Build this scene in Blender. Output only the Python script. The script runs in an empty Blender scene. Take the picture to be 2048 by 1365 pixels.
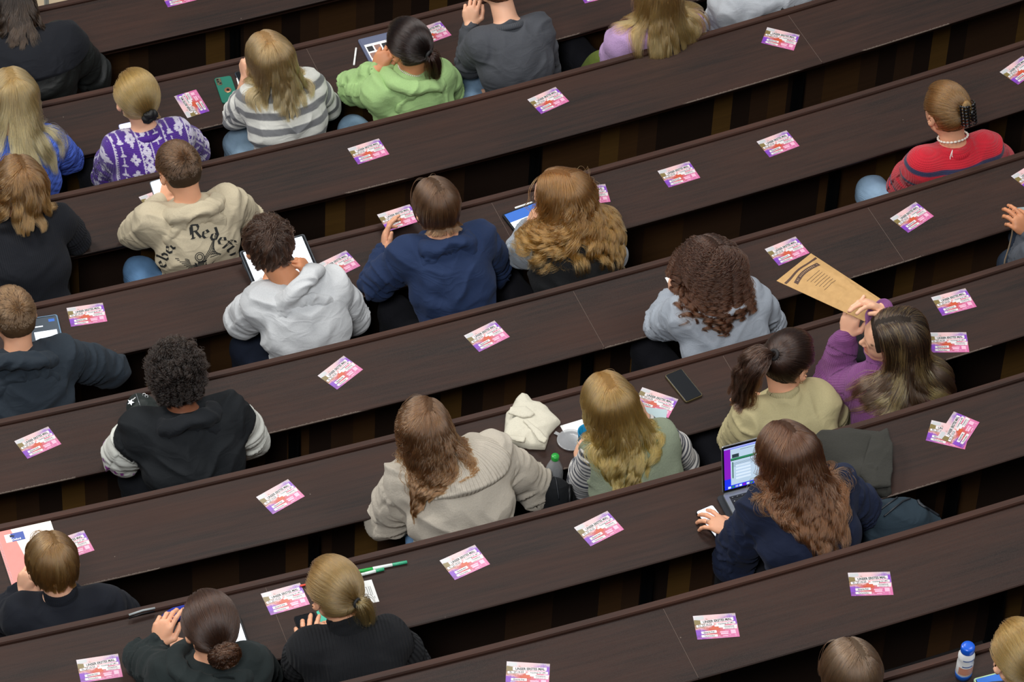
import bpy, math, random
import numpy as np
from mathutils import Vector, Matrix

# ---------------------------------------------------------------- camera, light, exposure
SC = bpy.context.scene
COL = SC.collection
W, H = 2048, 1365
FPX, PITCH, ROLL = 9334.0, 0.82700, 0.05700
ZOFF = 15.374                       # camera height above the hall's lowest floor
ZD = [z + ZOFF for z in (-14.614, -14.395, -14.148, -13.872, -13.567, -13.232, -12.869, -12.483, -12.074, -11.650)]
CX, CY, R0, PITCH_R, DEPTH = -13.950, 44.273, 31.241, 0.82, 0.333
DEV = [.016, .009, -.012, 0.0, .019, -.003, -.009, -.011, .007, .0]
def RK(k): return R0 + PITCH_R*k + DEV[k]

cp, sp = math.cos(PITCH), math.sin(PITCH)
FWD = np.array([0, cp, -sp]); _r = np.array([1., 0, 0]); _u = np.array([0, sp, cp])
CR = math.cos(ROLL)*_r + math.sin(ROLL)*_u
CU = -math.sin(ROLL)*_r + math.cos(ROLL)*_u
CAMP = np.array([0., 0, ZOFF])
cam_d = bpy.data.cameras.new('camera'); cam = bpy.data.objects.new('camera', cam_d); COL.objects.link(cam)
cam_d.sensor_width = 36; cam_d.sensor_fit = 'HORIZONTAL'; cam_d.lens = FPX/W*36
cam_d.clip_start = .5; cam_d.clip_end = 200
cam.matrix_world = Matrix(((CR[0], CU[0], -FWD[0], 0), (CR[1], CU[1], -FWD[1], 0), (CR[2], CU[2], -FWD[2], ZOFF), (0, 0, 0, 1)))
SC.camera = cam

wd = bpy.data.worlds.new('world'); SC.world = wd; wd.use_nodes = True
wd.node_tree.nodes['Background'].inputs[0].default_value = (.86, .93, 1, 1)
wd.node_tree.nodes['Background'].inputs[1].default_value = .22
def area(name, loc, target, size, power, col):
    d = bpy.data.lights.new(name, 'AREA'); d.shape = 'RECTANGLE'; d.size, d.size_y = size; d.energy = power; d.color = col
    o = bpy.data.objects.new(name, d); COL.objects.link(o); o.location = loc
    o.rotation_euler = (Vector(target)-Vector(loc)).to_track_quat('-Z', 'Y').to_euler()
    return o
TGT = (0.0, 14.0, 1.5)
area('ceiling_or_fill_light', (-7.0, 15.0, 10.0), TGT, (3.0, 3.0), 560, (1, .97, .93))
area('ceiling_or_fill_light', (-1.0, 18.5, 12.0), TGT, (3.0, 3.0), 380, (1, .97, .93))
area('ceiling_or_fill_light', (5.0, 12.0, 11.0), TGT, (3.0, 3.0), 260, (1, .98, .96))
area('ceiling_or_fill_light', (-1.5, 2.0, 15.0), TGT, (2.5, 2.5), 1150, (.97, .98, 1))  # fill lamp added near the camera to brighten the panels below the desks
vs = SC.view_settings
vs.view_transform = 'Standard'; vs.look = 'None'; vs.gamma = 1; vs.use_curve_mapping = False; vs.exposure = 0.28
SC.cycles.max_bounces = 5; SC.cycles.diffuse_bounces = 3; SC.cycles.glossy_bounces = 3
SC.cycles.transmission_bounces = 4; SC.cycles.transparent_max_bounces = 8
SC.cycles.caustics_reflective = False; SC.cycles.caustics_refractive = False

# ---------------------------------------------------------------- helpers
def ray(px, py):
    return FWD + (px-1024)/FPX*CR - (py-682.5)/FPX*CU
def at(px, py, k, h=0.0):
    """the point of the plane h above desk k that the photograph shows at px, py"""
    d = ray(px, py); z = ZD[k]+h
    return CAMP + d*((z-ZOFF)/d[2])
def polar(p): return math.hypot(p[0]-CX, p[1]-CY), math.atan2(p[1]-CY, p[0]-CX)
def rowdir(p):
    """unit forward (down the hall) and right vectors of a sitter at p"""
    f = np.array([CX-p[0], CY-p[1], 0.]); f /= np.linalg.norm(f)
    return f, np.array([f[1], -f[0], 0.])
def nrm(v):
    v = np.asarray(v, float); return v/(np.linalg.norm(v)+1e-12)
s_ = 700/2046
OFF = {0: (0, 0), 1: (0, 0), 2: (674, 0), 3: (1348, 0), 4: (0, 440), 5: (674, 440), 6: (1348, 440), 7: (0, 898), 8: (674, 898), 9: (1348, 898)}
def c(n, x, y): return (OFF[n][0]+x*s_, OFF[n][1]+y*s_)

def lin(h):
    h = h.lstrip('#'); v = [int(h[i:i+2], 16)/255 for i in (0, 2, 4)]
    return tuple(x/12.92 if x <= .04045 else ((x+.055)/1.055)**2.4 for x in v)+(1,)
def tag(o, label=None, cat=None, group=None, kind=None):
    if label: o['label'] = label
    if cat: o['category'] = cat
    if group: o['group'] = group
    if kind: o['kind'] = kind
    return o
def mesh_obj(name, V, F, mats, parent=None, mi=None, smooth=False, loc=None, attrs=None):
    me = bpy.data.meshes.new(name)
    V = np.asarray(V, float).reshape(-1, 3)
    if isinstance(F, np.ndarray) and F.ndim == 2:
        n, m = F.shape
        me.vertices.add(len(V)); me.vertices.foreach_set('co', V.astype(np.float32).ravel())
        me.loops.add(n*m); me.loops.foreach_set('vertex_index', F.astype(np.int32).ravel())
        me.polygons.add(n); me.polygons.foreach_set('loop_start', np.arange(0, n*m, m, dtype=np.int32))
        me.update(calc_edges=True)
    else:
        me.from_pydata([tuple(v) for v in V], [], [tuple(int(i) for i in f) for f in F])
    for m in (mats if isinstance(mats, (list, tuple)) else [mats]): me.materials.append(m)
    if mi is not None: me.polygons.foreach_set('material_index', np.asarray(mi, np.int32))
    if smooth: me.polygons.foreach_set('use_smooth', np.ones(len(me.polygons), bool))
    for an, (ty, arr) in (attrs or {}).items():
        a = me.attributes.new(an, ty, 'POINT')
        a.data.foreach_set('color' if ty == 'FLOAT_COLOR' else ('vector' if ty == 'FLOAT_VECTOR' else 'value'), np.asarray(arr, np.float32).ravel())
    me.update()
    o = bpy.data.objects.new(name, me); COL.objects.link(o)
    if loc is not None: o.location = tuple(loc)
    if parent is not None: o.parent = parent
    return o
def empty(name, loc, rz=0.0, parent=None):
    o = bpy.data.objects.new(name, None); COL.objects.link(o); o.location = tuple(loc); o.rotation_euler = (0, 0, rz); o.empty_display_size = .05
    if parent: o.parent = parent
    return o
class MB:
    def __init__(s): s.v = []; s.f = []; s.m = []
    def add(s, V, F, m=0):
        b = len(s.v); s.v += [tuple(map(float, p)) for p in V]; s.f += [tuple(b+i for i in f) for f in F]; s.m += [m]*len(F); return s
    def box(s, x0, x1, y0, y1, z0, z1, m=0, T=None):
        V = [(x, y, z) for z in (z0, z1) for y in (y0, y1) for x in (x0, x1)]
        if T is not None: V = [tuple(T @ Vector(p)) for p in V]
        return s.add(V, [(0, 2, 3, 1), (4, 5, 7, 6), (0, 1, 5, 4), (2, 6, 7, 3), (0, 4, 6, 2), (1, 3, 7, 5)], m)
    def rbox(s, w, d, h, r=.006, n=4, m=0, T=None, bev=.0012, mtop=None):
        """slab with rounded corners, w x d x h, base at z=0, centred"""
        ring = []
        for cx_, cy_, a0 in ((w/2-r, d/2-r, 0), (-w/2+r, d/2-r, 90), (-w/2+r, -d/2+r, 180), (w/2-r, -d/2+r, 270)):
            for i in range(n+1):
                a = math.radians(a0+90*i/n); ring.append((cx_, cy_, math.cos(a), math.sin(a)))
        V = []
        for z, q in ((0, r-bev), (bev, r), (h-bev, r), (h, r-bev)):
            V += [(x+ca*q, y+sa*q, z) for x, y, ca, sa in ring]
        N = len(ring)
        if T is not None: V = [tuple(T @ Vector(p)) for p in V]
        F = [tuple(range(N))[::-1]]; F += [(k*N+i, k*N+(i+1) % N, (k+1)*N+(i+1) % N, (k+1)*N+i) for k in range(3) for i in range(N)]
        s.add(V, F, m); b = len(s.v)-4*N
        s.f.append(tuple(b+3*N+i for i in range(N))); s.m.append(m if mtop is None else mtop)
        return s
    def rev(s, prof, n=24, m=0, T=None, close=True):
        """surface of revolution about z from (r,z) pairs"""
        V = [(r*math.cos(2*math.pi*i/n), r*math.sin(2*math.pi*i/n), z) for r, z in prof for i in range(n)]
        if T is not None: V = [tuple(T @ Vector(p)) for p in V]
        F = [(k*n+i, k*n+(i+1) % n, (k+1)*n+(i+1) % n, (k+1)*n+i) for k in range(len(prof)-1) for i in range(n)]
        if close: F += [tuple(range(n))[::-1], tuple((len(prof)-1)*n+i for i in range(n))]
        return s.add(V, F, m)
    def tube(s, pts, r, n=8, m=0):
        pts = [np.asarray(p, float) for p in pts]; V = []
        rr = r if hasattr(r, '__len__') else [r]*len(pts); ref = None
        for i, p in enumerate(pts):
            t = nrm(pts[min(i+1, len(pts)-1)]-pts[max(i-1, 0)])
            if ref is None: ref = nrm(np.cross(t, (0, 0, 1) if abs(t[2]) < .9 else (1, 0, 0)))
            ref = nrm(ref-t*np.dot(ref, t)); b = np.cross(t, ref)
            V += [p+rr[i]*(math.cos(2*math.pi*j/n)*ref+math.sin(2*math.pi*j/n)*b) for j in range(n)]
        F = [(k*n+j, k*n+(j+1) % n, (k+1)*n+(j+1) % n, (k+1)*n+j) for k in range(len(pts)-1) for j in range(n)]
        F += [tuple(range(n))[::-1], tuple((len(pts)-1)*n+i for i in range(n))]
        return s.add(V, F, m)
    def obj(s, name, mats, parent=None, smooth=False, loc=None):
        return mesh_obj(name, s.v, s.f, mats, parent, s.m, smooth, loc)
def TR(x=0, y=0, z=0, rx=0, ry=0, rz=0):
    return Matrix.Translation((x, y, z)) @ Matrix.Rotation(rz, 4, 'Z') @ Matrix.Rotation(ry, 4, 'Y') @ Matrix.Rotation(rx, 4, 'X')

# ---------------------------------------------------------------- materials
class NT:
    def __init__(s, name):
        s.m = bpy.data.materials.new(name); s.m.use_nodes = True; s.t = s.m.node_tree
        s.b = s.t.nodes['Principled BSDF']; s.out = s.t.nodes['Material Output']
    def n(s, ty, ins=None, **kw):
        o = s.t.nodes.new(ty)
        for a, v in kw.items(): setattr(o, a, v)
        for a, v in (ins or {}).items(): s.set(o.inputs[a], v)
        return o
    def set(s, i, v):
        if isinstance(v, bpy.types.NodeSocket): s.t.links.new(v, i)
        elif isinstance(v, bpy.types.Node): s.t.links.new(v.outputs[0], i)
        else: i.default_value = v
    def math(s, op, a, b=0.0, c_=None):
        o = s.n('ShaderNodeMath', {0: a, 1: b}, operation=op)
        if c_ is not None: s.set(o.inputs[2], c_)
        return o.outputs[0]
    def mix(s, f, a, b):
        o = s.n('ShaderNodeMix', data_type='RGBA'); s.set(o.inputs[0], f); s.set(o.inputs[6], a); s.set(o.inputs[7], b); return o.outputs[2]
    def ramp(s, f, stops, interp='LINEAR'):
        o = s.n('ShaderNodeValToRGB', {0: f}); cr = o.color_ramp; cr.interpolation = interp
        while len(cr.elements) < len(stops): cr.elements.new(.5)
        for e, (p, q) in zip(cr.elements, stops): e.position = p; e.color = q
        return o.outputs[0]
    def P(s, **kw):
        for a, v in kw.items(): s.set(s.b.inputs[a.replace('_', ' ')], v)
        return s.m
    def bump(s, h, strength=.3, dist=.002):
        o = s.n('ShaderNodeBump', {'Strength': strength, 'Distance': dist, 'Height': h}); s.set(s.b.inputs['Normal'], o.outputs[0])
_mc = {}
def plain(name, col, rough=.5, metal=0., spec=.5, emit=0., trans=0., coat=0.):
    if name in _mc: return _mc[name]
    t = NT(name); cl = lin(col) if isinstance(col, str) else col
    n = t.n('ShaderNodeTexNoise', {'Scale': 40.0, 'Detail': 3.0}); co = t.n('ShaderNodeTexCoord'); t.set(n.inputs['Vector'], co.outputs['Object'])
    d = tuple(x*.88 for x in cl[:3])+(1,)
    t.P(Base_Color=t.mix(n.outputs[0], d, cl), Roughness=rough, Metallic=metal, Specular_IOR_Level=spec, Transmission_Weight=trans, Coat_Weight=coat)
    if emit: t.P(Emission_Color=cl, Emission_Strength=emit)
    _mc[name] = t.m; return t.m

def wood_mat(name, dark, light, planks=False):
    t = NT(name)
    at_ = t.n('ShaderNodeAttribute', attribute_name='arc')         # (arc length, depth across, height) in metres
    mp = t.n('ShaderNodeMapping', {'Vector': at_.outputs['Vector']}); mp.inputs['Scale'].default_value = (3, 60, 60)
    g = t.n('ShaderNodeTexNoise', {'Vector': mp.outputs[0], 'Scale': 1.0, 'Detail': 6.0, 'Roughness': .65})
    mp2 = t.n('ShaderNodeMapping', {'Vector': at_.outputs['Vector']}); mp2.inputs['Scale'].default_value = (1.1, 6, 6)
    g2 = t.n('ShaderNodeTexNoise', {'Vector': mp2.outputs[0], 'Scale': 1.0, 'Detail': 4.0})
    sep = t.n('ShaderNodeSeparateXYZ', {0: at_.outputs['Vector']})
    if planks:
        q = t.math('FLOOR', t.math('DIVIDE', sep.outputs[0], .093))
        wn = t.n('ShaderNodeTexWhiteNoise', noise_dimensions='1D'); t.set(wn.inputs['W'], q)
        f = wn.outputs['Value']
        base = t.ramp(f, [(0, lin('#2c1f17')), (.35, lin('#46301f')), (.6, lin('#573b20')), (.8, lin('#705126')), (1, lin('#36261d'))], 'CONSTANT')
        colr = t.mix(t.math('MULTIPLY', g.outputs[0], .5), base, lin('#1a1009'))
        t.P(Base_Color=colr, Roughness=.55, Specular_IOR_Level=.3)
    else:
        a = t.mix(t.ramp(g2.outputs[0], [(.36, (0, 0, 0, 1)), (.66, (1, 1, 1, 1))]), dark, light)
        b = t.mix(t.math('MULTIPLY', t.ramp(g.outputs[0], [(.35, (0, 0, 0, 1)), (.7, (1, 1, 1, 1))]), .45), a, tuple(x*1.9 for x in light[:3])+(1,))
        # small pale scratches and specks worn into the varnish
        vo = t.n('ShaderNodeTexVoronoi', {'Vector': at_.outputs['Vector'], 'Scale': 6.0, 'Randomness': 1.0})
        sc = t.math('LESS_THAN', vo.outputs['Distance'], .016)
        en = t.n('ShaderNodeTexNoise', {'Vector': at_.outputs['Vector'], 'Scale': 120.0, 'Detail': 4.0}); wear = t.math('MULTIPLY', t.math('GREATER_THAN', t.math('ADD', sep.outputs[1], t.math('MULTIPLY', en.outputs[0], .009)), .3300), t.math('GREATER_THAN', g2.outputs[0], .56)); sc = t.math('MAXIMUM', sc, wear)
        b2 = t.mix(t.math('MULTIPLY', sc, .32), b, lin('#a8988a'))
        fn = t.n('ShaderNodeTexNoise', {'Vector': at_.outputs['Vector'], 'Scale': 380.0, 'Detail': 2.0})
        t.P(Base_Color=t.mix(t.math('MULTIPLY', t.ramp(fn.outputs[0], [(.42, (0, 0, 0, 1)), (.62, (1, 1, 1, 1))]), .5), b2, lin('#342a25')), Roughness=t.math('ADD', .46, t.math('MULTIPLY', g2.outputs[0], .22)), Specular_IOR_Level=.2)
        t.bump(t.math('ADD', g.outputs[0], t.math('MULTIPLY', fn.outputs[0], .5)), .25, .0008)
    return t.m
M_TOP = wood_mat('dark_stained_wood', lin('#1b1513'), lin('#311e17'))
M_RAIL = wood_mat('rail_wood', lin('#2a1c17'), lin('#3d251c'))
M_PANEL = wood_mat('striped_panel_wood', None, None, True)
M_BLACK = plain('black_metal', '#17181a', .45, .6)
M_FLOOR = plain('step_floor', '#1b1614', .8)
# ---------------------------------------------------------------- the hall
A0, A1 = math.radians(-92), math.radians(-38)
def arc_solid(name, prof, a0, a1, mats, parent=None, loc0=(CX, CY, 0), step=.12):
    """closed profile of (radius, z) swept about the hall's centre"""
    r = sum(p[0] for p in prof)/len(prof); n = max(2, int(abs(a1-a0)*r/step)); m = len(prof); V = []; arc = []
    ztop = max(p[1] for p in prof)
    for i in range(n+1):
        a = a0+(a1-a0)*i/n
        for rr, z in prof:
            V.append((CX+rr*math.cos(a), CY+rr*math.sin(a), z)); arc.append((a*r, rr-min(p[0] for p in prof), z))
    F = [(i*m+j, (i+1)*m+j, (i+1)*m+(j+1) % m, i*m+(j+1) % m) for i in range(n) for j in range(m)]
    F += [tuple(range(m)), tuple(n*m+j for j in range(m))[::-1]]
    o = mesh_obj(name, V, F, mats, parent, None, False, None, {'arc': ('FLOAT_VECTOR', arc)})
    return o
def ang(px, py, k): return polar(at(px, py, k))[1]
seams = {2: [(1605, 70)], 4: [(1178, 640), (1742, 425)], 7: [(1358, 1280)], 3: [(1010, 455)], 6: [(560, 1250)], 5: [(1480, 770)], 1: [(640, 150)]}
brk = {0: [(469, 60)], 2: [(1069, 320), (1592, 190)], 3: [(1662, 390)], 4: [(1170, 770), (588, 900)], 5: [(1895, 760), (628, 1110)], 6: [(1292, 1170), (1898, 1010)], 7: [(1990, 1220)], 1: [(640, 235)]}
rowname = ['lowest curved desk row, along the top edge', 'second curved desk row from the top, before the green hoodie',
 'third curved desk row from the top, behind the striped top', 'fourth curved desk row from the top, before the navy hoodie',
 'middle curved desk row, behind white and navy hoodies', 'curved desk row carrying the folded cream jacket',
 'curved desk row carrying the open laptop', 'empty curved desk row directly behind the laptop user',
 'last curved desk row, at the lower right with the drink bottle', 'rearmost curved desk row below the frame']
for k in range(10):
    z = ZD[k]; r = RK(k); zf = z-.75; 
    root = empty('desk_row', (0, 0, 0)); tag(root, 'dark wooden '+rowname[k], 'bench desk', 'curved desk rows of the lecture hall')
    aa = sorted([A0, A1]+[ang(x, y, k) for x, y in seams.get(k, [])])
    r1 = r+DEPTH
    for a, b in zip(aa[:-1], aa[1:]):
        g = .0009/r
        arc_solid('desk_top', [(r+.004, z), (r1-.004, z), (r1, z-.003), (r1-.001, z-.008), (r1-.016, z-.028), (r+.004, z-.03)], a+g, b-g, M_TOP, root)
    for a in aa[1:-1]: arc_solid('seam_strip', [(r+.006, z+.0003), (r1-.006, z+.0003), (r1-.006, z-.004), (r+.006, z-.004)], a-.0005/r, a+.0005/r, plain('seam_dust', '#6d5c52', .9), root)
    arc_solid('top_rail', [(r-.030, z+.006), (r-.026, z+.012), (r-.004, z+.012), (r, z+.006), (r, z-.03), (r-.030, z-.03)], A0, A1, M_RAIL, root)
    arc_solid('apron', [(r1-.075, z-.032), (r1-.06, z-.032), (r1-.06, z-.085), (r1-.075, z-.085)], A0, A1, M_RAIL, root)
    arc_solid('front_panel', [(r-.026, z-.032), (r-.004, z-.032), (r-.004, zf+.002), (r-.026, zf+.002)], A0, A1, M_PANEL, root)
    # the sitters' bench hangs on the front of the next backrest
    if k > 0:
        zl = ZD[k-1]-.75
        arc_solid('bench_seat', [(r-.41, zl+.445), (r-.045, zl+.425), (r-.045, zl+.405), (r-.41, zl+.425)], A0, A1, M_RAIL, root)
    for (x, y) in brk.get(k, []):
        a = ang(x, y, k)
        # foot of the line of sight lies on the panel, so slide the post under its own pixel
        d = ray(x, y); 
        t_ = 0
        for _ in range(40):
            p = CAMP+d*(17+_*.05)
        # intersect with the panel cylinder
        A_ = d[0]**2+d[1]**2; B_ = 2*(d[0]*(0-CX)+d[1]*(0-CY)); C_ = CX**2+CY**2-(r)**2
        tt = (-B_-math.sqrt(B_*B_-4*A_*C_))/(2*A_); p = CAMP+d*tt; a = math.atan2(p[1]-CY, p[0]-CX)
        b = MB(); T = Matrix.Translation((CX, CY, 0)) @ Matrix.Rotation(a, 4, 'Z')
        b.box(r, r+.012, -.024, .024, zf+.01, z-.035, 0, T); b.box(r+.012, r+.05, -.004, .004, zf+.01, z-.035, 0, T)
        b.box(r+.02, r1-.08, -.004, .004, z-.09, z-.035, 0, T); b.box(r, r+.12, -.03, .03, zf+.002, zf+.01, 0, T)
        for zz in (zf+.12, zf+.22, zf+.32): b.rev([(.006, 0), (.006, .004), (.002, .006)], 8, 0, T @ TR(r+.012, .014, zz, 0, math.pi/2))
        b.obj('support_bracket', M_BLACK, root)
for k in range(10):
    zf = ZD[k]-.75; zp = ZD[k-1]-.75 if k else zf
    a_ = RK(k) if k < 9 else R0+PITCH_R*9
    o = arc_solid('floor_step_%d' % (k+1), [(a_-.035, zf), (a_+PITCH_R-.035, zf), (a_+PITCH_R-.035, -.30), (a_-.035, -.30)], A0, A1, M_FLOOR); tag(o, kind='structure')
stone = plain('pale_floor', '#b3a083', .55)
o = arc_solid('floor', [(R0-8, -.02), (R0-.037, -.02), (R0-.037, -.3), (R0-8, -.3)], A0, A1, stone); tag(o, kind='structure')
rl = empty('handrail', at(93, 2, 0, -.3)); tag(rl, 'pale blue white upright post at the front left corner beyond the first desk row', 'post')
b = MB(); b.rev([(.012, -.45), (.012, .75)], 16, 0); b.obj('post', plain('pale_steel', '#b9cdd8', .25, .3), rl, True)
b = MB(); b.rev([(.05, -.457), (.05, -.45), (.014, -.446)], 20, 0); b.obj('base_plate', plain('pale_steel', '#b9cdd8', .25, .3), rl, True)

# ---------------------------------------------------------------- flyer cards
def text_mesh(body, size, font_scale=(1, 1), align='LEFT', extrude=0., shear=0., bold=0.):
    cu = bpy.data.curves.new('t', 'FONT'); cu.body = body; cu.size = size; cu.align_x = align; cu.extrude = extrude; cu.shear = shear; cu.offset = bold; cu.resolution_u = 3
    o = bpy.data.objects.new('t', cu); COL.objects.link(o)
    me = o.to_mesh(); V = np.array([v.co[:] for v in me.vertices], float).reshape(-1, 3); F = [tuple(p.vertices) for p in me.polygons]
    o.to_mesh_clear(); bpy.data.objects.remove(o); bpy.data.curves.remove(cu)
    V[:, 0] *= font_scale[0]; V[:, 1] *= font_scale[1]
    return V, F
def rect_tilt(cx_, cy_, w, h, a, z):
    ca, sa = math.cos(a), math.sin(a)
    return [(cx_+x*ca-y*sa, cy_+x*sa+y*ca, z) for x, y in ((-w/2, -h/2), (w/2, -h/2), (w/2, h/2), (-w/2, h/2))]
def flyer_art():
    t = NT('flyer_print'); co = t.n('ShaderNodeTexCoord'); v = co.outputs['Object']
    sep = t.n('ShaderNodeSeparateXYZ', {0: v}); x, y = sep.outputs[0], sep.outputs[1]
    nz = t.n('ShaderNodeTexNoise', {'Vector': v, 'Scale': 26.0, 'Detail': 5.0, 'Roughness': .6, 'Distortion': 1.2})
    yy = t.math('ADD', t.math('MULTIPLY', y, 8.5), t.math('ADD', .5, t.math('MULTIPLY', t.math('SUBTRACT', nz.outputs[0], .5), .7)))
    left = t.ramp(yy, [(.0, lin('#b45fc0')), (.14, lin('#7c3fa8')), (.30, lin('#8a48b8')), (.42, lin('#e9b4b0')), (.52, lin('#8a6a34')), (.70, lin('#77642f')), (.78, lin('#d9dcdc')), (1, lin('#e4e2df'))])
    mid = t.ramp(yy, [(0, lin('#e08cbe')), (.16, lin('#cf6a80')), (.34, lin('#d1503a')), (.45, lin('#c24636')), (.56, lin('#f0c3bf')), (.8, lin('#f4cdc8')), (1, lin('#f3d3cf'))])
    rgt = t.ramp(yy, [(0, lin('#dc7fae')), (.18, lin('#df70a8')), (.34, lin('#e083ae')), (.48, lin('#d65e84')), (.62, lin('#f2c0cc')), (.76, lin('#9a6cc4')), (.88, lin('#c9c0cc')), (1, lin('#b9a07a'))])
    fx = t.math('ADD', t.math('MULTIPLY', x, 6.4), t.math('ADD', .5, t.math('MULTIPLY', t.math('SUBTRACT', nz.outputs[1] if False else nz.outputs[0], .5), .4)))
    m1 = t.mix(t.ramp(fx, [(.16, (0, 0, 0, 1)), (.34, (1, 1, 1, 1))]), left, mid)
    m2 = t.mix(t.ramp(fx, [(.5, (0, 0, 0, 1)), (.78, (1, 1, 1, 1))]), m1, rgt)
    sp_ = t.n('ShaderNodeTexNoise', {'Vector': v, 'Scale': 90.0, 'Detail': 3.0})
    m3 = t.mix(t.ramp(sp_.outputs[0], [(.55, (0, 0, 0, 1)), (.75, (.45, .45, .45, 1))]), m2, lin('#f0dde6'))
    dk_ = t.n('ShaderNodeMix', data_type='RGBA', blend_type='MULTIPLY'); dk_.inputs[0].default_value = 1; t.set(dk_.inputs[6], m3); dk_.inputs[7].default_value = (.74, .68, .72, 1)
    t.P(Base_Color=dk_.outputs[2], Roughness=.35, Specular_IOR_Level=.5); return t.m
M_FL = [flyer_art(), plain('flyer_white', '#d9d5d5', .3), plain('flyer_ink', '#15100f', .4), plain('flyer_grey', '#b9bcbd', .3), plain('flyer_pink', '#e3b0c6', .3), plain('flyer_brown', '#7a6a3a', .35), plain('flyer_violet', '#7a3bb0', .35), plain('flyer_red', '#c0502f', .35)]
def make_flyer():
    b = MB(); w, h = .148, .105
    nx, ny = 8, 4; z1 = .0006
    V = []; 
    b.box(-w/2, w/2, -h/2, h/2, .0001, z1, 0)
    def strip(cx_, cy_, ww, hh, a, m, z): b.add(rect_tilt(cx_, cy_, ww, hh, a, z), [(0, 1, 2, 3)], m)
    z = z1+.00012
    strip(-.053, .041, .030, .014, .02, 3, z); 
    b.add([(-.0735, .014, z-.00004), (-.050, .012, z-.00004), (-.052, .031, z-.00004), (-.0735, .034, z-.00004)], [(0, 1, 2, 3)], 5); b.add([(-.0735, -.034, z-.00004), (-.055, -.036, z-.00004), (-.050, -.016, z-.00004), (-.0735, -.010, z-.00004)], [(0, 1, 2, 3)], 6); b.add([(-.025, -.012, z-.00004), (.012, -.016, z-.00004), (.008, -.002, z-.00004), (-.012, .001, z-.00004)], [(0, 1, 2, 3)], 7); b.add([(.060, .012, z-.00004), (.0735, .004, z-.00004), (.0735, .034, z-.00004), (.066, .040, z-.00004)], [(0, 1, 2, 3)], 6)
    strip(.006, .025, .116, .0135, .06, 1, z)
    strip(-.038, .008, .062, .0105, .10, 1, z+.00008)
    strip(.035, .0105, .068, .0095, .06, 1, z)
    strip(.040, -.0035, .064, .0085, -.02, 1, z+.00008)
    strip(.012, .0025, .036, .007, .02, 1, z)
    strip(.046, -.0115, .050, .0065, -.03, 1, z)
    strip(-.029, -.0235, .054, .0115, .04, 1, z); strip(-.029, -.0400, .056, .0105, -.02, 1, z)
    strip(.024, -.026, .030, .0045, .0, 4, z); strip(.024, -.034, .026, .007, .0, 4, z); strip(.026, -.044, .018, .003, 0, 4, z)
    strip(.055, -.028, .017, .017, .0, 4, z)
    def word(s, x, y, size, sx, a, bold=0.):
        V, F = text_mesh(s, size, (sx, 1), 'CENTER', 0, 0, bold); ca, sa = math.cos(a), math.sin(a)
        V2 = [(x+p[0]*ca-(p[1]-size*.34)*sa, y+p[0]*sa+(p[1]-size*.34)*ca, z+.0002) for p in V]; b.add(V2, F, 2)
    word('UNSER ERSTES MAL', .007, .025, .0145, .80, .06, .0005)
    word('Fr. 27.10.23', -.038, .008, .0125, .80, .10, .0003)
    word('Frischlinge der LMU', .035, .0105, .0082, .80, .06, .0001)
    word('Hauptgebäude', .044, -.0035, .0075, .80, -.02, .0001)
    word('Einlass ab 21 Uhr', .046, -.0115, .0058, .85, -.03)
    word('Eintritt frei', -.029, -.0235, .0105, .80, .04, .0002); word('Fachschaften', -.029, -.0400, .0088, .80, -.02, .0001)
    return b
def frame_px(k, tl, tr, h=0.0):
    p, q = at(*tl, k, h), at(*tr, k, h); return p, q, math.atan2(q[1]-p[1], q[0]-p[0])
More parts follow.
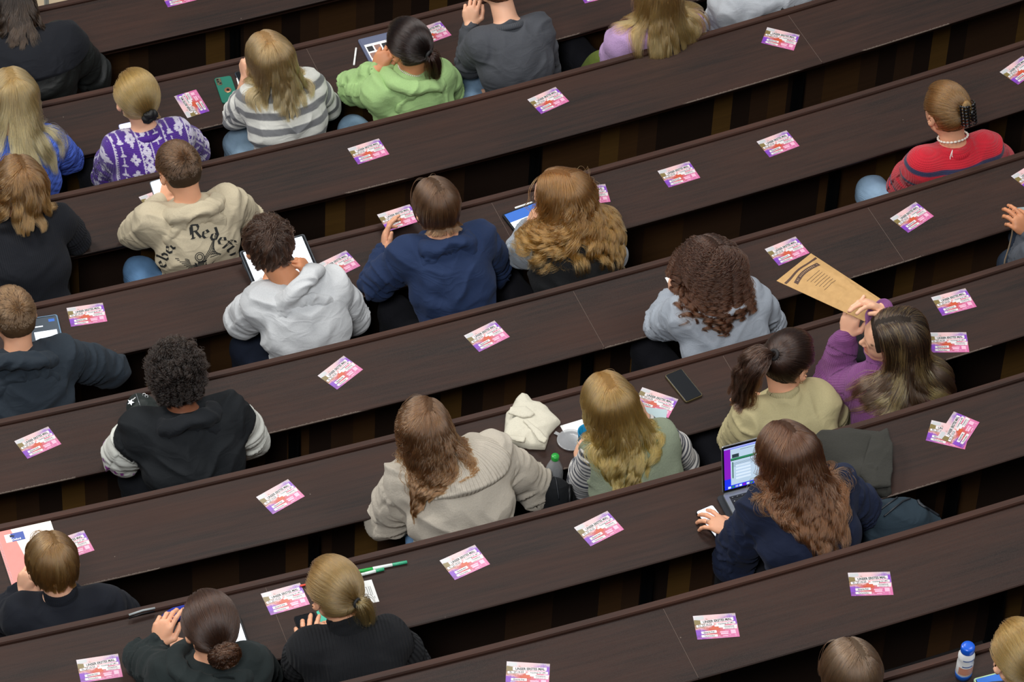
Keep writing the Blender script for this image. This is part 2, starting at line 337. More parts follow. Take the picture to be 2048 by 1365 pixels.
# row, crop, TL, TR, what it lies near
FLY = [
 (7, 9, (1015, 727), (1262, 720), 'right one on the empty row behind the laptop user'),
 (7, 9, (110, 980), (357, 962), 'left of two on the empty row behind the laptop user'),
 (6, 8, (600, 655), (805, 563), 'right of the two highlighters'),
 (6, 8, (1380, 465), (1585, 362), 'behind the green knitted vest, left of the hand with the ring'),
 (7, 8, (992, 1245), (1245, 1260), 'cut by the bottom edge right of the ribbed turtleneck'),
 (3, 4, (387, 517), (602, 485), 'between the left tablet in a grey case and the beige hoodie'),
 (6, 7, (445, 1237), (690, 1200), 'at the lower left beside the dark green hoodie'),
 (5, 7, (1495, 285), (1685, 178), 'behind and right of the black varsity jacket'),
 (2, 2, (60, 870), (245, 810), 'behind the gap between striped sweater and green hoodie'),
 (2, 2, (1115, 582), (1275, 510), 'directly behind the plain grey sweater'),
 (2, 3, (545, 160), (735, 205), 'upper right, behind the light grey sweatshirt, turned clockwise'),
 (3, 3, (480, 830), (660, 762), 'alone on the wide stretch left of the red sweater'),
 (4, 3, (1260, 1280), (1415, 1180), 'behind the red sweater, on the row below it'),
 (5, 6, (1500, 455), (1705, 400), 'upper one right of the purple cardigan'),
 (4, 5, (742, 678), (920, 590), 'directly behind the navy hoodie'),
 (4, 6, (530, 172), (710, 98), 'at the far end of the brown paper bag'),
 (0, 1, (940, -45), (1110, -88), 'at the top edge left of centre'),
 (1, 1, (1095, 690), (1018, 565), 'standing on end beside the green phone'),
 (1, 2, (440, 182), (595, 125), 'half hidden by the black-haired head of the green hoodie'),
 (1, 2, (1425, -75), (1545, -105), 'at the top edge between grey and lilac sweaters'),
 (3, 4, (1845, 265), (2025, 178), 'right of the tall tablet of the white hoodie'),
 (3, 2, (1375, 1100), (1558, 1078), 'half hidden behind the wavy-haired head'),
 (3, 2, (1877, 1000), (2055, 945), 'right of the wavy-haired sitter, two hand widths away'),
 (3, 2, (248, 1252), (410, 1200), 'held up by the navy hoodie sitter'),
 (2, 1, (820, 1150), (985, 1090), 'mostly under the sleeve of the beige hoodie'),
 (4, 4, (1860, 910), (2005, 798), 'steeply turned, behind the white hoodie'),
 (4, 4, (85, 1295), (280, 1210), 'at the left, behind the slate blue hoodie'),
 (5, 7, (290, 545), (470, 485), 'half hidden right of the short-haired head at the lower left'),
 (6, 7, (1522, 850), (1755, 785), 'left of the blonde ponytail at the bottom'),
 (5, 6, (1490, 660), (1705, 658), 'lower one right of the purple cardigan, partly under her hair'),
 (3, 3, (1900, 425), (2040, 325), 'at the right edge above the hair claw clip'),
 (4, 3, (1980, 1025), (2110, 945), 'cut by the right edge behind the red sweater'),
 (5, 5, (1785, 980), (1995, 1050), 'right of the green vest, under a pale blue sheet'),
 (6, 6, (1505, 1172), (1735, 1225), 'lower one of the overlapping pair behind the purple cardigan'),
 (6, 6, (1545, 1262), (1628, 1135), 'upper one of the overlapping pair behind the purple cardigan'),
]
fl0 = None
for i, (k, n, tl, tr, where) in enumerate(FLY):
    hh_ = .055 if where.startswith('held') else 0.0
    p, q, a = frame_px(k, c(n, *tl), c(n, *tr), hh_)
    if fl0 is None: fl0 = make_flyer().obj('flyer', M_FL); o = fl0
    else: o = fl0.copy(); COL.objects.link(o)
    m_ = (p+q)/2; d = np.array([math.sin(a), -math.cos(a), 0])*.0525
    lift = .0015 if i == len(FLY)-1 else .0003
    o.location = tuple(m_+d+np.array([0, 0, lift])); o.rotation_euler = (0, 0, a)
    tag(o, 'pink flyer card, '+where, 'flyer', 'party flyers laid out on the desks')
# ---------------------------------------------------------------- implicit-surface modelling
def _len(v): return np.sqrt(np.einsum('...i,...i->...', v, v))
def d_round(P, a, b, ra, rb):
    ba = b-a; L2 = float(ba@ba)+1e-12; t = np.clip(((P-a)@ba)/L2, 0, 1)
    return _len(P-a-t[:, None]*ba)-(ra+(rb-ra)*t)
def d_ell(P, c_, R, r):
    q = (P-c_)@R; r = np.asarray(r); k0 = _len(q/r); k1 = _len(q/(r*r))+1e-9
    return k0*(k0-1)/k1
def d_tor(P, c_, R, rx, ry, r):
    q = (P-c_)@R; s = q[:, :2]/np.array([rx, ry]); l = _len(s)+1e-9
    d = (l-1)*(min(rx, ry)); return np.sqrt(d*d+q[:, 2]**2)-r
def smin(a, b, k):
    h = np.clip(.5+.5*(b-a)/k, 0, 1); return b+(a-b)*h-k*h*(1-h)
def smax(a, b, k): return -smin(-a, -b, k)
class Bound:
    """a cluster of small shapes, evaluated only near its bounding sphere"""
    def __init__(s, f):
        s.f = f; lo, hi = f.bounds(); s.c = (lo+hi)/2; s.r = float(np.linalg.norm(hi-lo))*.5*.85
    def __call__(s, P):
        d = _len(P-s.c)-s.r; m = d < .05; d = np.maximum(d, .05)
        if m.any(): d[m] = s.f(P[m])
        return d
    def bounds(s): return s.f.bounds()
class Shape:
    """list of (kind, blend, parameters); evaluates to a signed distance"""
    def __init__(s): s.p = []
    def rc(s, a, b, ra, rb, k=.03): s.p.append(('r', k, (np.asarray(a, float), np.asarray(b, float), ra, rb))); return s
    def el(s, c_, R, r, k=.03): s.p.append(('e', k, (np.asarray(c_, float), np.asarray(R, float), tuple(r)))); return s
    def to(s, c_, R, rx, ry, r, k=.02): s.p.append(('t', k, (np.asarray(c_, float), np.asarray(R, float), rx, ry, r))); return s
    def cut(s, c_, R, r, k=.01): s.p.append(('-e', k, (np.asarray(c_, float), np.asarray(R, float), tuple(r)))); return s
    def cutrc(s, a, b, ra, rb, k=.01): s.p.append(('-r', k, (np.asarray(a, float), np.asarray(b, float), ra, rb))); return s
    def plane(s, c_, n, k=.004): s.p.append(('p', k, (np.asarray(c_, float), nrm(n)))); return s     # keep the side n points away from
    def sub(s, o, k=.002): s.p.append(('s', k, (o,))); return s
    def __call__(s, P):
        d = None
        for ty, k, a in s.p:
            if ty == 'r': e = d_round(P, *a)
            elif ty == 'e': e = d_ell(P, *a)
            elif ty == 't': e = d_tor(P, *a)
            elif ty == '-e': d = smax(d, -d_ell(P, *a), k); continue
            elif ty == '-r': d = smax(d, -d_round(P, *a), k); continue
            elif ty == 'p': d = smax(d, (P-a[0])@a[1], k); continue
            elif ty == 's': e = a[0](P)
            d = e if d is None else smin(d, e, k)
        return d
    def bounds(s):
        lo, hi = [], []
        for ty, k, a in s.p:
            if ty == 'r': lo += [a[0]-a[2], a[1]-a[3]]; hi += [a[0]+a[2], a[1]+a[3]]
            elif ty == 'e': m = max(a[2]); lo.append(a[0]-m); hi.append(a[0]+m)
            elif ty == 't': m = max(a[2], a[3])+a[4]; lo.append(a[0]-m); hi.append(a[0]+m)
            elif ty == 's': l, h = a[0].bounds(); lo.append(l); hi.append(h)
        return np.min(lo, 0), np.max(hi, 0)
def grad(f, P, e=.0015):
    g = np.stack([f(P+np.eye(3)[i]*e)-f(P-np.eye(3)[i]*e) for i in range(3)], 1); return g/(_len(g)[:, None]+1e-9)
CORN = [(i, j, k) for i in (0, 1) for j in (0, 1) for k in (0, 1)]
def surface(f, h, lo=None, hi=None, newton=1):
    """naive surface nets of f=0 on a grid of step h, filled only near the surface"""
    if lo is None: lo, hi = f.bounds()
    lo = np.asarray(lo)-3*h; hi = np.asarray(hi)+3*h; B = 6
    nb = np.ceil((hi-lo)/(h*B)).astype(int)+1; n = nb*B
    I = np.stack(np.meshgrid(*[np.arange(m) for m in nb], indexing='ij'), -1).reshape(-1, 3)
    dc = f(lo+(I*B+(B-1)/2)*h); near = np.abs(dc) < h*B*1.15+.016
    D = np.ones(tuple(n), np.float32)
    Dv = D.reshape(nb[0], B, nb[1], B, nb[2], B)
    neg = I[(~near) & (dc < 0)]; Dv[neg[:, 0], :, neg[:, 1], :, neg[:, 2], :] = -1
    J = I[near]; b = np.stack(np.meshgrid(*[np.arange(B)]*3, indexing='ij'), -1).reshape(-1, 3)
    for s in range(0, len(J), 1500):
        Q = J[s:s+1500]; G = (Q[:, None]*B+b[None]).reshape(-1, 3); d = f(lo+G*h)
        D[G[:, 0], G[:, 1], G[:, 2]] = d
    S = D < 0
    cnt = np.zeros(tuple(n-1), np.uint8)
    for i, j, k in CORN: cnt += S[i:n[0]-1+i, j:n[1]-1+j, k:n[2]-1+k]
    act = np.argwhere((cnt > 0) & (cnt < 8))
    acc = np.zeros((len(act), 3)); num = np.zeros(len(act))
    for ax in range(3):
        o1, o2 = [a for a in range(3) if a != ax]
        for u in (0, 1):
            for v in (0, 1):
                c0 = act.copy(); c0[:, o1] += u; c0[:, o2] += v; c1 = c0.copy(); c1[:, ax] += 1
                d0 = D[c0[:, 0], c0[:, 1], c0[:, 2]]; d1 = D[c1[:, 0], c1[:, 1], c1[:, 2]]
                m = (d0 < 0) != (d1 < 0); t = np.where(m, d0/np.where(m, d0-d1, 1), 0)
                p = c0.astype(float); p[:, ax] += t; acc += p*m[:, None]; num += m
    V = lo+acc/num[:, None]*h
    idx = -np.ones(tuple(n-1), np.int32); idx[act[:, 0], act[:, 1], act[:, 2]] = np.arange(len(act))
    Fs = []
    for ax in range(3):
        o1, o2 = [(1, 2), (2, 0), (0, 1)][ax]
        sl0 = [slice(1, n[a]-1) for a in range(3)]; sl0[ax] = slice(0, n[ax]-1); sl1 = list(sl0); sl1[ax] = slice(1, n[ax])
        A, Bb = S[tuple(sl0)], S[tuple(sl1)]; e = np.argwhere(A != Bb); inside = A[e[:, 0], e[:, 1], e[:, 2]]
        e = e+1; e[:, ax] -= 1
        def cell(u, v):
            q = e.copy(); q[:, o1] -= u; q[:, o2] -= v; return idx[q[:, 0], q[:, 1], q[:, 2]]
        q = np.stack([cell(1, 1), cell(0, 1), cell(0, 0), cell(1, 0)], 1)
        q[~inside] = q[~inside][:, ::-1]; q = q[(q >= 0).all(1)]; Fs.append(q)
    F = np.concatenate(Fs)
    for _ in range(newton):
        g = grad(f, V, h*.4); V = V-g*np.clip(f(V), -h*.5, h*.5)[:, None]
    return V, F
# value noise
_T = np.random.RandomState(5).rand(65536).astype(np.float32)
def vnoise(P, seed=0):
    i = np.floor(P).astype(np.int64); f = P-i; f = f*f*(3-2*f); r = 0
    for a, b, c_ in CORN:
        h = ((i[:, 0]+a)*73856093 ^ (i[:, 1]+b)*19349663 ^ (i[:, 2]+c_)*83492791 ^ (seed*2654435761)) & 65535
        r = r+_T[h]*(f[:, 0] if a else 1-f[:, 0])*(f[:, 1] if b else 1-f[:, 1])*(f[:, 2] if c_ else 1-f[:, 2])
    return r
def ridge(P, seed=0):
    return 1-np.abs(2*vnoise(P, seed)-1)*1.6

# ---------------------------------------------------------------- a hand
def hand(sh, wrist, knuckle, up, thumb_side, curl=(.5, .6, .7, .8), spread=.12, thumb=(.6, .4), s=1.0):
    """palm and five jointed fingers added to shape sh; up = direction the back of the hand faces"""
    f = nrm(np.asarray(knuckle)-wrist); up = nrm(up-f*np.dot(up, f)); side = np.cross(f, up)*thumb_side; w = np.asarray(wrist, float)
    Rm = np.stack([side, f, up], 1)
    sh.el(w+f*.048*s, Rm, (.036*s, .05*s, .0155*s), .012)
    sh.rc(w+f*.01*s+side*.008*s, w+f*.07*s+side*.024*s, .014*s, .0115*s, .010)
    sh.rc(w+f*.01*s-side*.008*s, w+f*.064*s-side*.026*s, .014*s, .0105*s, .010)
    L = [(.040, .025, .020), (.045, .029, .021), (.041, .027, .021), (.032, .020, .018)]
    for i, (l, cu) in enumerate(zip(L, curl)):
        off = (1.5-i)*.0195*s; base = w+f*(.083-.006*abs(i-1)-(.006 if i == 3 else 0))*s+side*off; a = (1.5-i)*spread
        d = nrm(f*math.cos(a)+side*math.sin(a)); p = base-f*.02*s; r = (.0092-.0008*(i == 3))*s; q = base; sh.rc(p, q, r, r, .006)
        ang_ = 0
        for j, ll in enumerate(l):
            ang_ += cu*(.75, 1.15, .8)[j]
            q2 = q+(d*math.cos(ang_)-up*math.sin(ang_))*ll*s; sh.rc(q, q2, r*(1-.07*j), r*(.95-.09*j), .003); q = q2
    b = w+f*.018*s+side*.022*s; d = nrm(f*.62+side*.75-up*.25); t1 = b+d*.036*s
    d2 = nrm(f*(1-thumb[0]*.3)+side*(.35-thumb[0]*.6)-up*thumb[0]*.5); t2 = t1+d2*.032*s; d3 = nrm(d2-side*thumb[1]*.5-up*thumb[1]*.3); t3 = t2+d3*.024*s
    sh.rc(w+f*.008*s+side*.012*s, t1, .0145*s, .0115*s, .012); sh.rc(t1, t2, .0108*s, .0096*s, .004); sh.rc(t2, t3, .0096*s, .0078*s, .003)
    return [q, t3]

# ---------------------------------------------------------------- materials for people
def skin_mat(name, col, dark=.0):
    if name in _mc: return _mc[name]
    t = NT(name); cc = t.n('ShaderNodeAttribute', attribute_name='Col'); co = t.n('ShaderNodeTexCoord')
    n1 = t.n('ShaderNodeTexNoise', {'Vector': co.outputs['Object'], 'Scale': 28.0, 'Detail': 4.0})
    cl = lin(col); red = (min(1, cl[0]*1.02), cl[1]*.74, cl[2]*.66, 1)
    base = t.mix(t.math('MULTIPLY', n1.outputs[0], .38), cl, red)
    mul = t.n('ShaderNodeMix', data_type='RGBA', blend_type='MULTIPLY'); mul.inputs[0].default_value = 1; t.set(mul.inputs[6], base); t.set(mul.inputs[7], cc.outputs['Color'])
    t.P(Base_Color=mul.outputs[2], Roughness=.5, Specular_IOR_Level=.4, Subsurface_Weight=.12, Subsurface_Scale=.02)
    t.b.inputs['Subsurface Radius'].default_value = (1, .35, .2)
    n2 = t.n('ShaderNodeTexNoise', {'Vector': co.outputs['Object'], 'Scale': 420.0}); t.bump(n2.outputs[0], .12, .001)
    _mc[name] = t.m; return t.m
def cloth_mat(name, col, kind='plain', rough=.9, sheen=.25, col2=None):
    """procedural cloth: the pattern colour lives in the mesh attribute Col, the weave or rib in the bump"""
    if name in _mc: return _mc[name]
    t = NT(name); cl = lin(col); co = t.n('ShaderNodeTexCoord'); bc = t.n('ShaderNodeAttribute', attribute_name='bc'); v = co.outputs['Object']
    cc = t.n('ShaderNodeAttribute', attribute_name='Col')
    n1 = t.n('ShaderNodeTexNoise', {'Vector': v, 'Scale': 230.0, 'Detail': 3.0, 'Roughness': .7})
    n0 = t.n('ShaderNodeTexNoise', {'Vector': v, 'Scale': 9.0, 'Detail': 3.0})
    mul = t.n('ShaderNodeMix', data_type='RGBA', blend_type='MULTIPLY'); mul.inputs[0].default_value = 1
    var = t.mix(n1.outputs[0], tuple(x*.78 for x in cl[:3])+(1,), tuple(min(1, x*1.12) for x in cl[:3])+(1,))
    t.set(mul.inputs[6], var); t.set(mul.inputs[7], cc.outputs['Color'])
    base = mul.outputs[2]
    sep = t.n('ShaderNodeSeparateXYZ', {0: bc.outputs['Vector']})
    h = n1.outputs[0]; amp, dist = .35, .0012
    if kind == 'rib':
        w = t.math('SINE', t.math('MULTIPLY', sep.outputs[0], 2*math.pi/.0085)); h = t.math('ADD', t.math('MULTIPLY', w, .5), t.math('MULTIPLY', n1.outputs[0], .35)); amp, dist = .8, .0022
    elif kind == 'widerib':
        w = t.math('SINE', t.math('MULTIPLY', sep.outputs[0], 2*math.pi/.0125)); h = t.math('ADD', t.math('MULTIPLY', w, .5), t.math('MULTIPLY', n1.outputs[0], .4)); amp, dist = 1.0, .0036
    elif kind == 'knit':
        w = t.math('MULTIPLY', t.math('ABSOLUTE', t.math('SINE', t.math('MULTIPLY', sep.outputs[0], math.pi/.0065))), t.math('ABSOLUTE', t.math('SINE', t.math('MULTIPLY', sep.outputs[1], math.pi/.0055))))
        h = t.math('ADD', w, t.math('MULTIPLY', n1.outputs[0], .6)); amp, dist = .8, .0022
    elif kind == 'cable':
        s2 = t.math('SINE', t.math('MULTIPLY', sep.outputs[1], 2*math.pi/.034)); ph = t.math('ADD', t.math('MULTIPLY', sep.outputs[0], 2*math.pi/.042), t.math('MULTIPLY', s2, 1.1))
        w = t.math('SINE', ph); w2 = t.math('SINE', t.math('MULTIPLY', t.math('ADD', sep.outputs[1], sep.outputs[0]), 2*math.pi/.010))
        h = t.math('ADD', w, t.math('ADD', t.math('MULTIPLY', w2, .25), t.math('MULTIPLY', n1.outputs[0], .3))); amp, dist = .9, .004
    elif kind == 'fuzzy':
        n3 = t.n('ShaderNodeTexNoise', {'Vector': v, 'Scale': 120.0, 'Detail': 5.0, 'Roughness': .8}); h = n3.outputs[0]; amp, dist = .9, .004
    elif kind == 'leather':
        n3 = t.n('ShaderNodeTexNoise', {'Vector': v, 'Scale': 60.0, 'Detail': 4.0}); h = n3.outputs[0]; amp, dist = .3, .002
    elif kind == 'denim':
        w = t.math('SINE', t.math('MULTIPLY', t.math('ADD', sep.outputs[0], sep.outputs[1]), 2*math.pi/.004)); h = t.math('ADD', w, n1.outputs[0]); amp, dist = .3, .001
        base = t.mix(t.ramp(n0.outputs[0], [(.35, (0, 0, 0, 1)), (.7, (1, 1, 1, 1))]), mul.outputs[2], tuple(min(1, x*1.5) for x in cl[:3])+(1,))
    n4 = t.n('ShaderNodeTexNoise', {'Vector': v, 'Scale': 26.0, 'Detail': 3.0, 'Distortion': .8})
    h = t.math('ADD', t.math('MULTIPLY', h, 1.0), t.math('MULTIPLY', n4.outputs[0], 1.2 if kind in ('plain', 'leather', 'denim') else .5))
    t.P(Base_Color=base, Roughness=rough, Specular_IOR_Level=.25, Sheen_Weight=sheen, Sheen_Roughness=.5)
    t.set(t.b.inputs['Sheen Tint'], tuple(min(1, x*1.3+.1) for x in cl[:3])+(1,))
    mp = t.n('ShaderNodeMapping', {'Vector': v}); mp.inputs['Rotation'].default_value = (.5, .9, .3); mp.inputs['Scale'].default_value = (1, 1, 2.2)
    n5 = t.n('ShaderNodeTexNoise', {'Vector': mp.outputs[0], 'Scale': 8.0, 'Detail': 1.5, 'Distortion': 1.0})
    fold = t.math('SUBTRACT', 1.0, t.math('ABSOLUTE', t.math('MULTIPLY', t.math('SUBTRACT', n5.outputs[0], .5), 5.0)))
    b1 = t.n('ShaderNodeBump', {'Strength': .28 if kind in ('plain', 'leather', 'denim') else .12, 'Distance': .006, 'Height': t.math('MAXIMUM', fold, 0.0)})
    t.bump(h, amp, dist); b2 = t.b.inputs['Normal'].links[0].from_node; t.set(b2.inputs['Normal'], b1.outputs[0])
    _mc[name] = t.m; return t.m
def hair_mat(name, root, tip, rough=.28):
    if name in _mc: return _mc[name]
    t = NT(name); hi = t.n('ShaderNodeHairInfo')
    f = t.ramp(hi.outputs['Intercept'], [(.12, (0, 0, 0, 1)), (.8, (1, 1, 1, 1))])
    def warm(h): q = lin(h); return (min(.95, q[0]*1.06), q[1]*.90, q[2]*.78, 1)
    r_, t_ = warm(root), warm(tip); r_ = tuple(a+(b-a)*.25 for a, b in zip(r_, t_)); t_ = tuple(a+(b-a)*.72 for a, b in zip(r_, t_))
    base = t.mix(f, r_, t_)
    rv = t.mix(hi.outputs['Random'], (.62, .60, .58, 1), (1.35, 1.33, 1.28, 1))
    mul = t.n('ShaderNodeMix', data_type='RGBA', blend_type='MULTIPLY'); mul.inputs[0].default_value = 1; t.set(mul.inputs[6], base); t.set(mul.inputs[7], rv)
    hb = t.n('ShaderNodeBsdfHairPrincipled', model='CHIANG', parametrization='COLOR')
    t.set(hb.inputs['Color'], mul.outputs[2]); t.set(hb.inputs['Roughness'], rough); t.set(hb.inputs['Radial Roughness'], .55)
    t.t.links.new(hb.outputs[0], t.out.inputs[0]); _mc[name] = t.m; return t.m
def cap_mat(name, col):
    if name in _mc: return _mc[name]
    t = NT(name); n = t.n('ShaderNodeTexNoise', {'Scale': 60.0, 'Detail': 4.0}); co = t.n('ShaderNodeTexCoord'); t.set(n.inputs['Vector'], co.outputs['Object'])
    cl = lin(col); t.P(Base_Color=t.mix(n.outputs[0], tuple(x*.4 for x in cl[:3])+(1,), tuple(x*.75 for x in cl[:3])+(1,)), Roughness=.6, Specular_IOR_Level=.2); t.bump(n.outputs[0], .5, .002)
    _mc[name] = t.m; return t.m

# ---------------------------------------------------------------- hair
SK = np.array([.0825, .1040, .0985])      # skull radii: side, front-back, up
def slerp_dirs(a, b, t):
    d = np.clip((a*b).sum(-1), -1, 1); om = np.arccos(d)+1e-6; so = np.sin(om)
    return a*(np.sin((1-t)*om)/so)[..., None]+b*(np.sin(t*om)/so)[..., None]
def roots(rng, n, lowback=-.60, swept=False):
    out = []
    while sum(map(len, out)) < n:
        v = rng.normal(size=(n*2, 3)); v /= _len(v)[:, None]; x, y, z = v.T
        ok = (z > -.15) & ~((y > .52) & (z < .62)) | ((y < -.15) & (z > lowback))
        ok &= ~((y > .05) & (z < .12)); ok &= ~((np.abs(x) > .80) & (z < -.02) & (y > -.35)) 
        if swept: ok &= ~((y > .34) & (z < .72))
        out.append(v[ok])
    return np.concatenate(out)[:n]
def grow(hs, C, R, coll, rng):
    """strands (N, M, 3) of a hair style dictionary in world space; C, R = skull centre and axes (right, front, up)"""
    st = hs['style']; N = hs.get('n', 4200); n = roots(rng, N, hs.get('nape', -.60), hs['style'] != 'x'); L = hs.get('len', .3)*rng.uniform(.72, 1.04, N)
    thick = hs.get('thick', .012); lay = rng.rand(N)**.7*thick
    part = hs.get('part', .015); root_l = n*SK
    def shell(dirs, off): return dirs*(SK+off[:, None])
    if st in ('long', 'bob', 'wavy', 'curly'):
        M = hs.get('m', 22); P = root_l@R.T+C; geo = np.arccos(np.clip(n@nrm((0, -.15, 1)), -1, 1))*.094; L = np.maximum(hs['len']-hs.get('level', .8)*geo, .035)*rng.uniform(.80, 1.02, N)**hs.get('ragged', 1); sgn = np.where(root_l[:, 0] > part, 1., -1.)
        d = np.stack([sgn*hs.get('side', .8), np.where(root_l[:, 1] > .02, -.75, -.4), -.25+0*sgn], 1)
        bk = root_l[:, 1] < -.05; d[bk] = np.stack([sgn[bk]*.12, -.5+0*sgn[bk], -.8+0*sgn[bk]], 1)
        d += rng.normal(size=(N, 3))*.10; d -= n*(d*n).sum(1)[:, None]; v = d@R.T; v /= _len(v)[:, None]
        g = np.array(hs.get('fall', (0, 0, -1)), float); out = [P]; ds = L/(M-1); grav = hs.get('grav', .28)
        off = .004+lay
        off0 = off
        for i in range(1, M):
            off = .004+lay*(hs.get('crown', .10)+(1-hs.get('crown', .10))*min(1, (i*ds/.16).mean())**1.2); w = grav*min(1, .4+i/6); v = v*(1-w)+g*w+rng.normal(size=(N, 3))*hs.get('fly', .02)
            if hs.get('back', 0) and i < M*.5: v = v-R[:, 1]*hs['back']*.1
            lx = (P-C)@R[:, 0]; lz = (P-C)@np.array([0, 0, 1.]); tx = np.sign(lx)*np.minimum(np.abs(lx), hs.get('narrow', .055)*(.3+.7*lay/thick)); v = v-R[:, 0]*((lx-tx)*np.clip(-(lz+.05)*12, 0, 1)*hs.get('pull', 3.))[:, None]
            v /= _len(v)[:, None]; Q = P+v*ds[:, None]; dd = coll(Q); hz = (Q-C)@R[:, 2]; hy = (Q-C)@R[:, 1]; wt = np.clip((hz+.085)/.075, 0, 1); m = (dd < off) | ((wt > 0) & (hy < .075) & (dd < off+.05))
            if m.any():
                gq = grad(coll, Q[m], .004); sh_ = off[m]-dd[m]; Q[m] += gq*np.where(sh_ > 0, sh_, sh_*wt[m])[:, None]
            v = (Q-P)/ds[:, None]; v /= _len(v)[:, None]+1e-9; P = Q; out.append(P)
        S = np.stack(out, 1)
    elif st in ('short', 'crop', 'afro'):
        M = hs.get('m', 7); P = root_l@R.T+C; wh = np.array(hs.get('whorl', (.01, -.06, .07))); q = n-nrm(wh); d = q-n*(q*n).sum(1)[:, None]
        fr = np.array([0, 1., 0]); fr = fr-n*(n@fr)[:, None]
        d = d*.9+fr*hs.get('fringe', .3)*(n[:, 2] > .2)[:, None]; d += n*hs.get('lift', .3)+rng.normal(size=(N, 3))*hs.get('mess', .12)
        d += np.array([0, 0, -.5])*(n[:, 2] < .3)[:, None]
        v = d@R.T; v /= _len(v)[:, None]; taper = np.where(n[:, 2] < .15, hs.get('sides', .6), 1.) if st != 'afro' else np.ones(N)
        ds = L*taper/(M-1); P = P+(n@R.T)*.004; out = [P]; off = .0075+lay*taper
        for i in range(1, M):
            v = v*.85-.15*n@R.T*hs.get('hug', .5)+np.array([0, 0, -1])*hs.get('grav', .05); v /= _len(v)[:, None]; Q = P+v*ds[:, None]; dd = coll(Q); m = dd < off*i/M
            if m.any(): Q[m] += grad(coll, Q[m], .004)*(off[m]*i/M-dd[m])[:, None]
            P = Q; out.append(P)
        S = np.stack(out, 1)
    else:                                             # tied hair: runs over the skull to the tie, then the tail
        T = np.array(hs['tie']); Td = T/SK; Td /= _len(Td); M1, M2 = 9, hs.get('m2', 16); tl = np.linspace(0, 1, M1); seq = []
        bun = st == 'bun'
        for t in tl:
            dirs = slerp_dirs(n, np.repeat(Td[None], N, 0), np.full(N, t)); dirs /= _len(dirs)[:, None]
            bul = np.sin(math.pi*t)*hs.get('bulge', .004); o = lay*(1-.4*t)+.003+bul; loc = shell(dirs, o)
            k = t**3; loc = loc*(1-k)+(T+(loc-T)*.16)*k; seq.append(loc)
        head_part = np.stack(seq, 1)@R.T+C; E = head_part[:, -1]; Tw = T@R.T+C; outw = nrm(T/SK**2)@R.T
        outw = nrm(outw+R@np.array(hs.get('lean', (0, 0, 0)))); tail = []
        Lt = hs.get('tail', .2)*rng.uniform(.65, 1.03, N); rr = E-Tw; rr = rr/(_len(rr)[:, None]+1e-6)
        if bun:
            rb = hs.get('rbun', .024); ax = outw; e1 = nrm(np.cross(ax, R[:, 2])); e2 = np.cross(ax, e1); ph = rng.rand(N)*2*math.pi; th = rng.rand(N)*2*math.pi
            tr_ = rng.rand(N)**.5*hs.get('rtube', .015); tw = hs.get('turns', .9)
            for i in range(1, M2+1):
                t = i/M2; p_ = ph+t*tw*2*math.pi; q_ = th+t*5; rad = rb+tr_*np.cos(q_); rad = rad*min(1, t*4)
                tail.append(Tw+ax*(.010+tr_*np.sin(q_)*1.0+.010*min(1, t*3))[:, None]+rad[:, None]*(np.cos(p_)[:, None]*e1+np.sin(p_)[:, None]*e2*hs.get('oval', 1.)))
        else:
            P = E; v = np.repeat(outw[None], N, 0)+rr*hs.get('flare', .25)+rng.normal(size=(N, 3))*.06; v /= _len(v)[:, None]; ds = Lt/M2
            for i in range(1, M2+1):
                w = hs.get('grav', .22); v = v*(1-w)+np.array(hs.get('fall', (0, 0, -1.)))*w+rng.normal(size=(N, 3))*.02; v /= _len(v)[:, None]; Q = P+v*ds[:, None]; dd = coll(Q)-(.004+lay); m = dd < 0
                if m.any(): Q[m] -= grad(coll, Q[m], .004)*dd[m][:, None]
                pull = hs.get('gather', .010)*math.sin(math.pi*min(1, i/M2)); cen = Q.mean(0); Q = Q+(cen-Q)*pull; P = Q; tail.append(P)
        S = np.concatenate([head_part, np.stack(tail, 1)], 1)
    # locks: strands lean to the nearest of a few guide strands, more towards the ends
    G = hs.get('locks', 70); M = S.shape[1]; gi = rng.choice(N, G, replace=False); mid = S[:, M*2//3]
    near = np.argmin(((mid[:, None]-mid[gi][None])**2).sum(-1), 1)
    t = np.linspace(0, 1, M); cl = hs.get('clump', .55)*np.clip((t-.2)/.8, 0, 1)**1.1
    if st == 'bun': cl = cl*.3
    S = S+(S[gi][near]-S)*cl[None, :, None]
    amp = hs.get('curl', 0.)
    if amp or hs.get('wave', 0):
        tg = np.gradient(S, axis=1); tg /= _len(tg)[..., None]+1e-9; ref = np.array([.3, .2, .93]); e1 = np.cross(tg, ref); e1 /= _len(e1)[..., None]+1e-9; e2 = np.cross(tg, e1)
        ph = rng.rand(G)[near]*6.28+rng.normal(size=N)*hs.get('phn', .16); fr = hs.get('freq', 30.)*(.8+.4*rng.rand(G)[near]); s = t[None]*(L[gi][near][:, None] if 'len' in hs else hs.get('tail', .2)+.12)
        a = np.clip((t-hs.get('cs', .12))/.35, 0, 1)[None]*(amp or hs.get('wave'))*rng.uniform(.7, 1.25, G)[near][:, None]*rng.uniform(.85, 1.15, (N, 1)); w = fr[:, None]*s+ph[:, None]
        S = S+e1*(a*np.cos(w))[..., None]+e2*(a*np.sin(w)*(1 if amp else .35))[..., None]
        dd = coll(S.reshape(-1, 3)).reshape(S.shape[:2]); m = dd < .002
        if m.any(): Q = S[m]; S[m] = Q+grad(coll, Q, .004)*(.002-dd[m])[:, None]
    return S
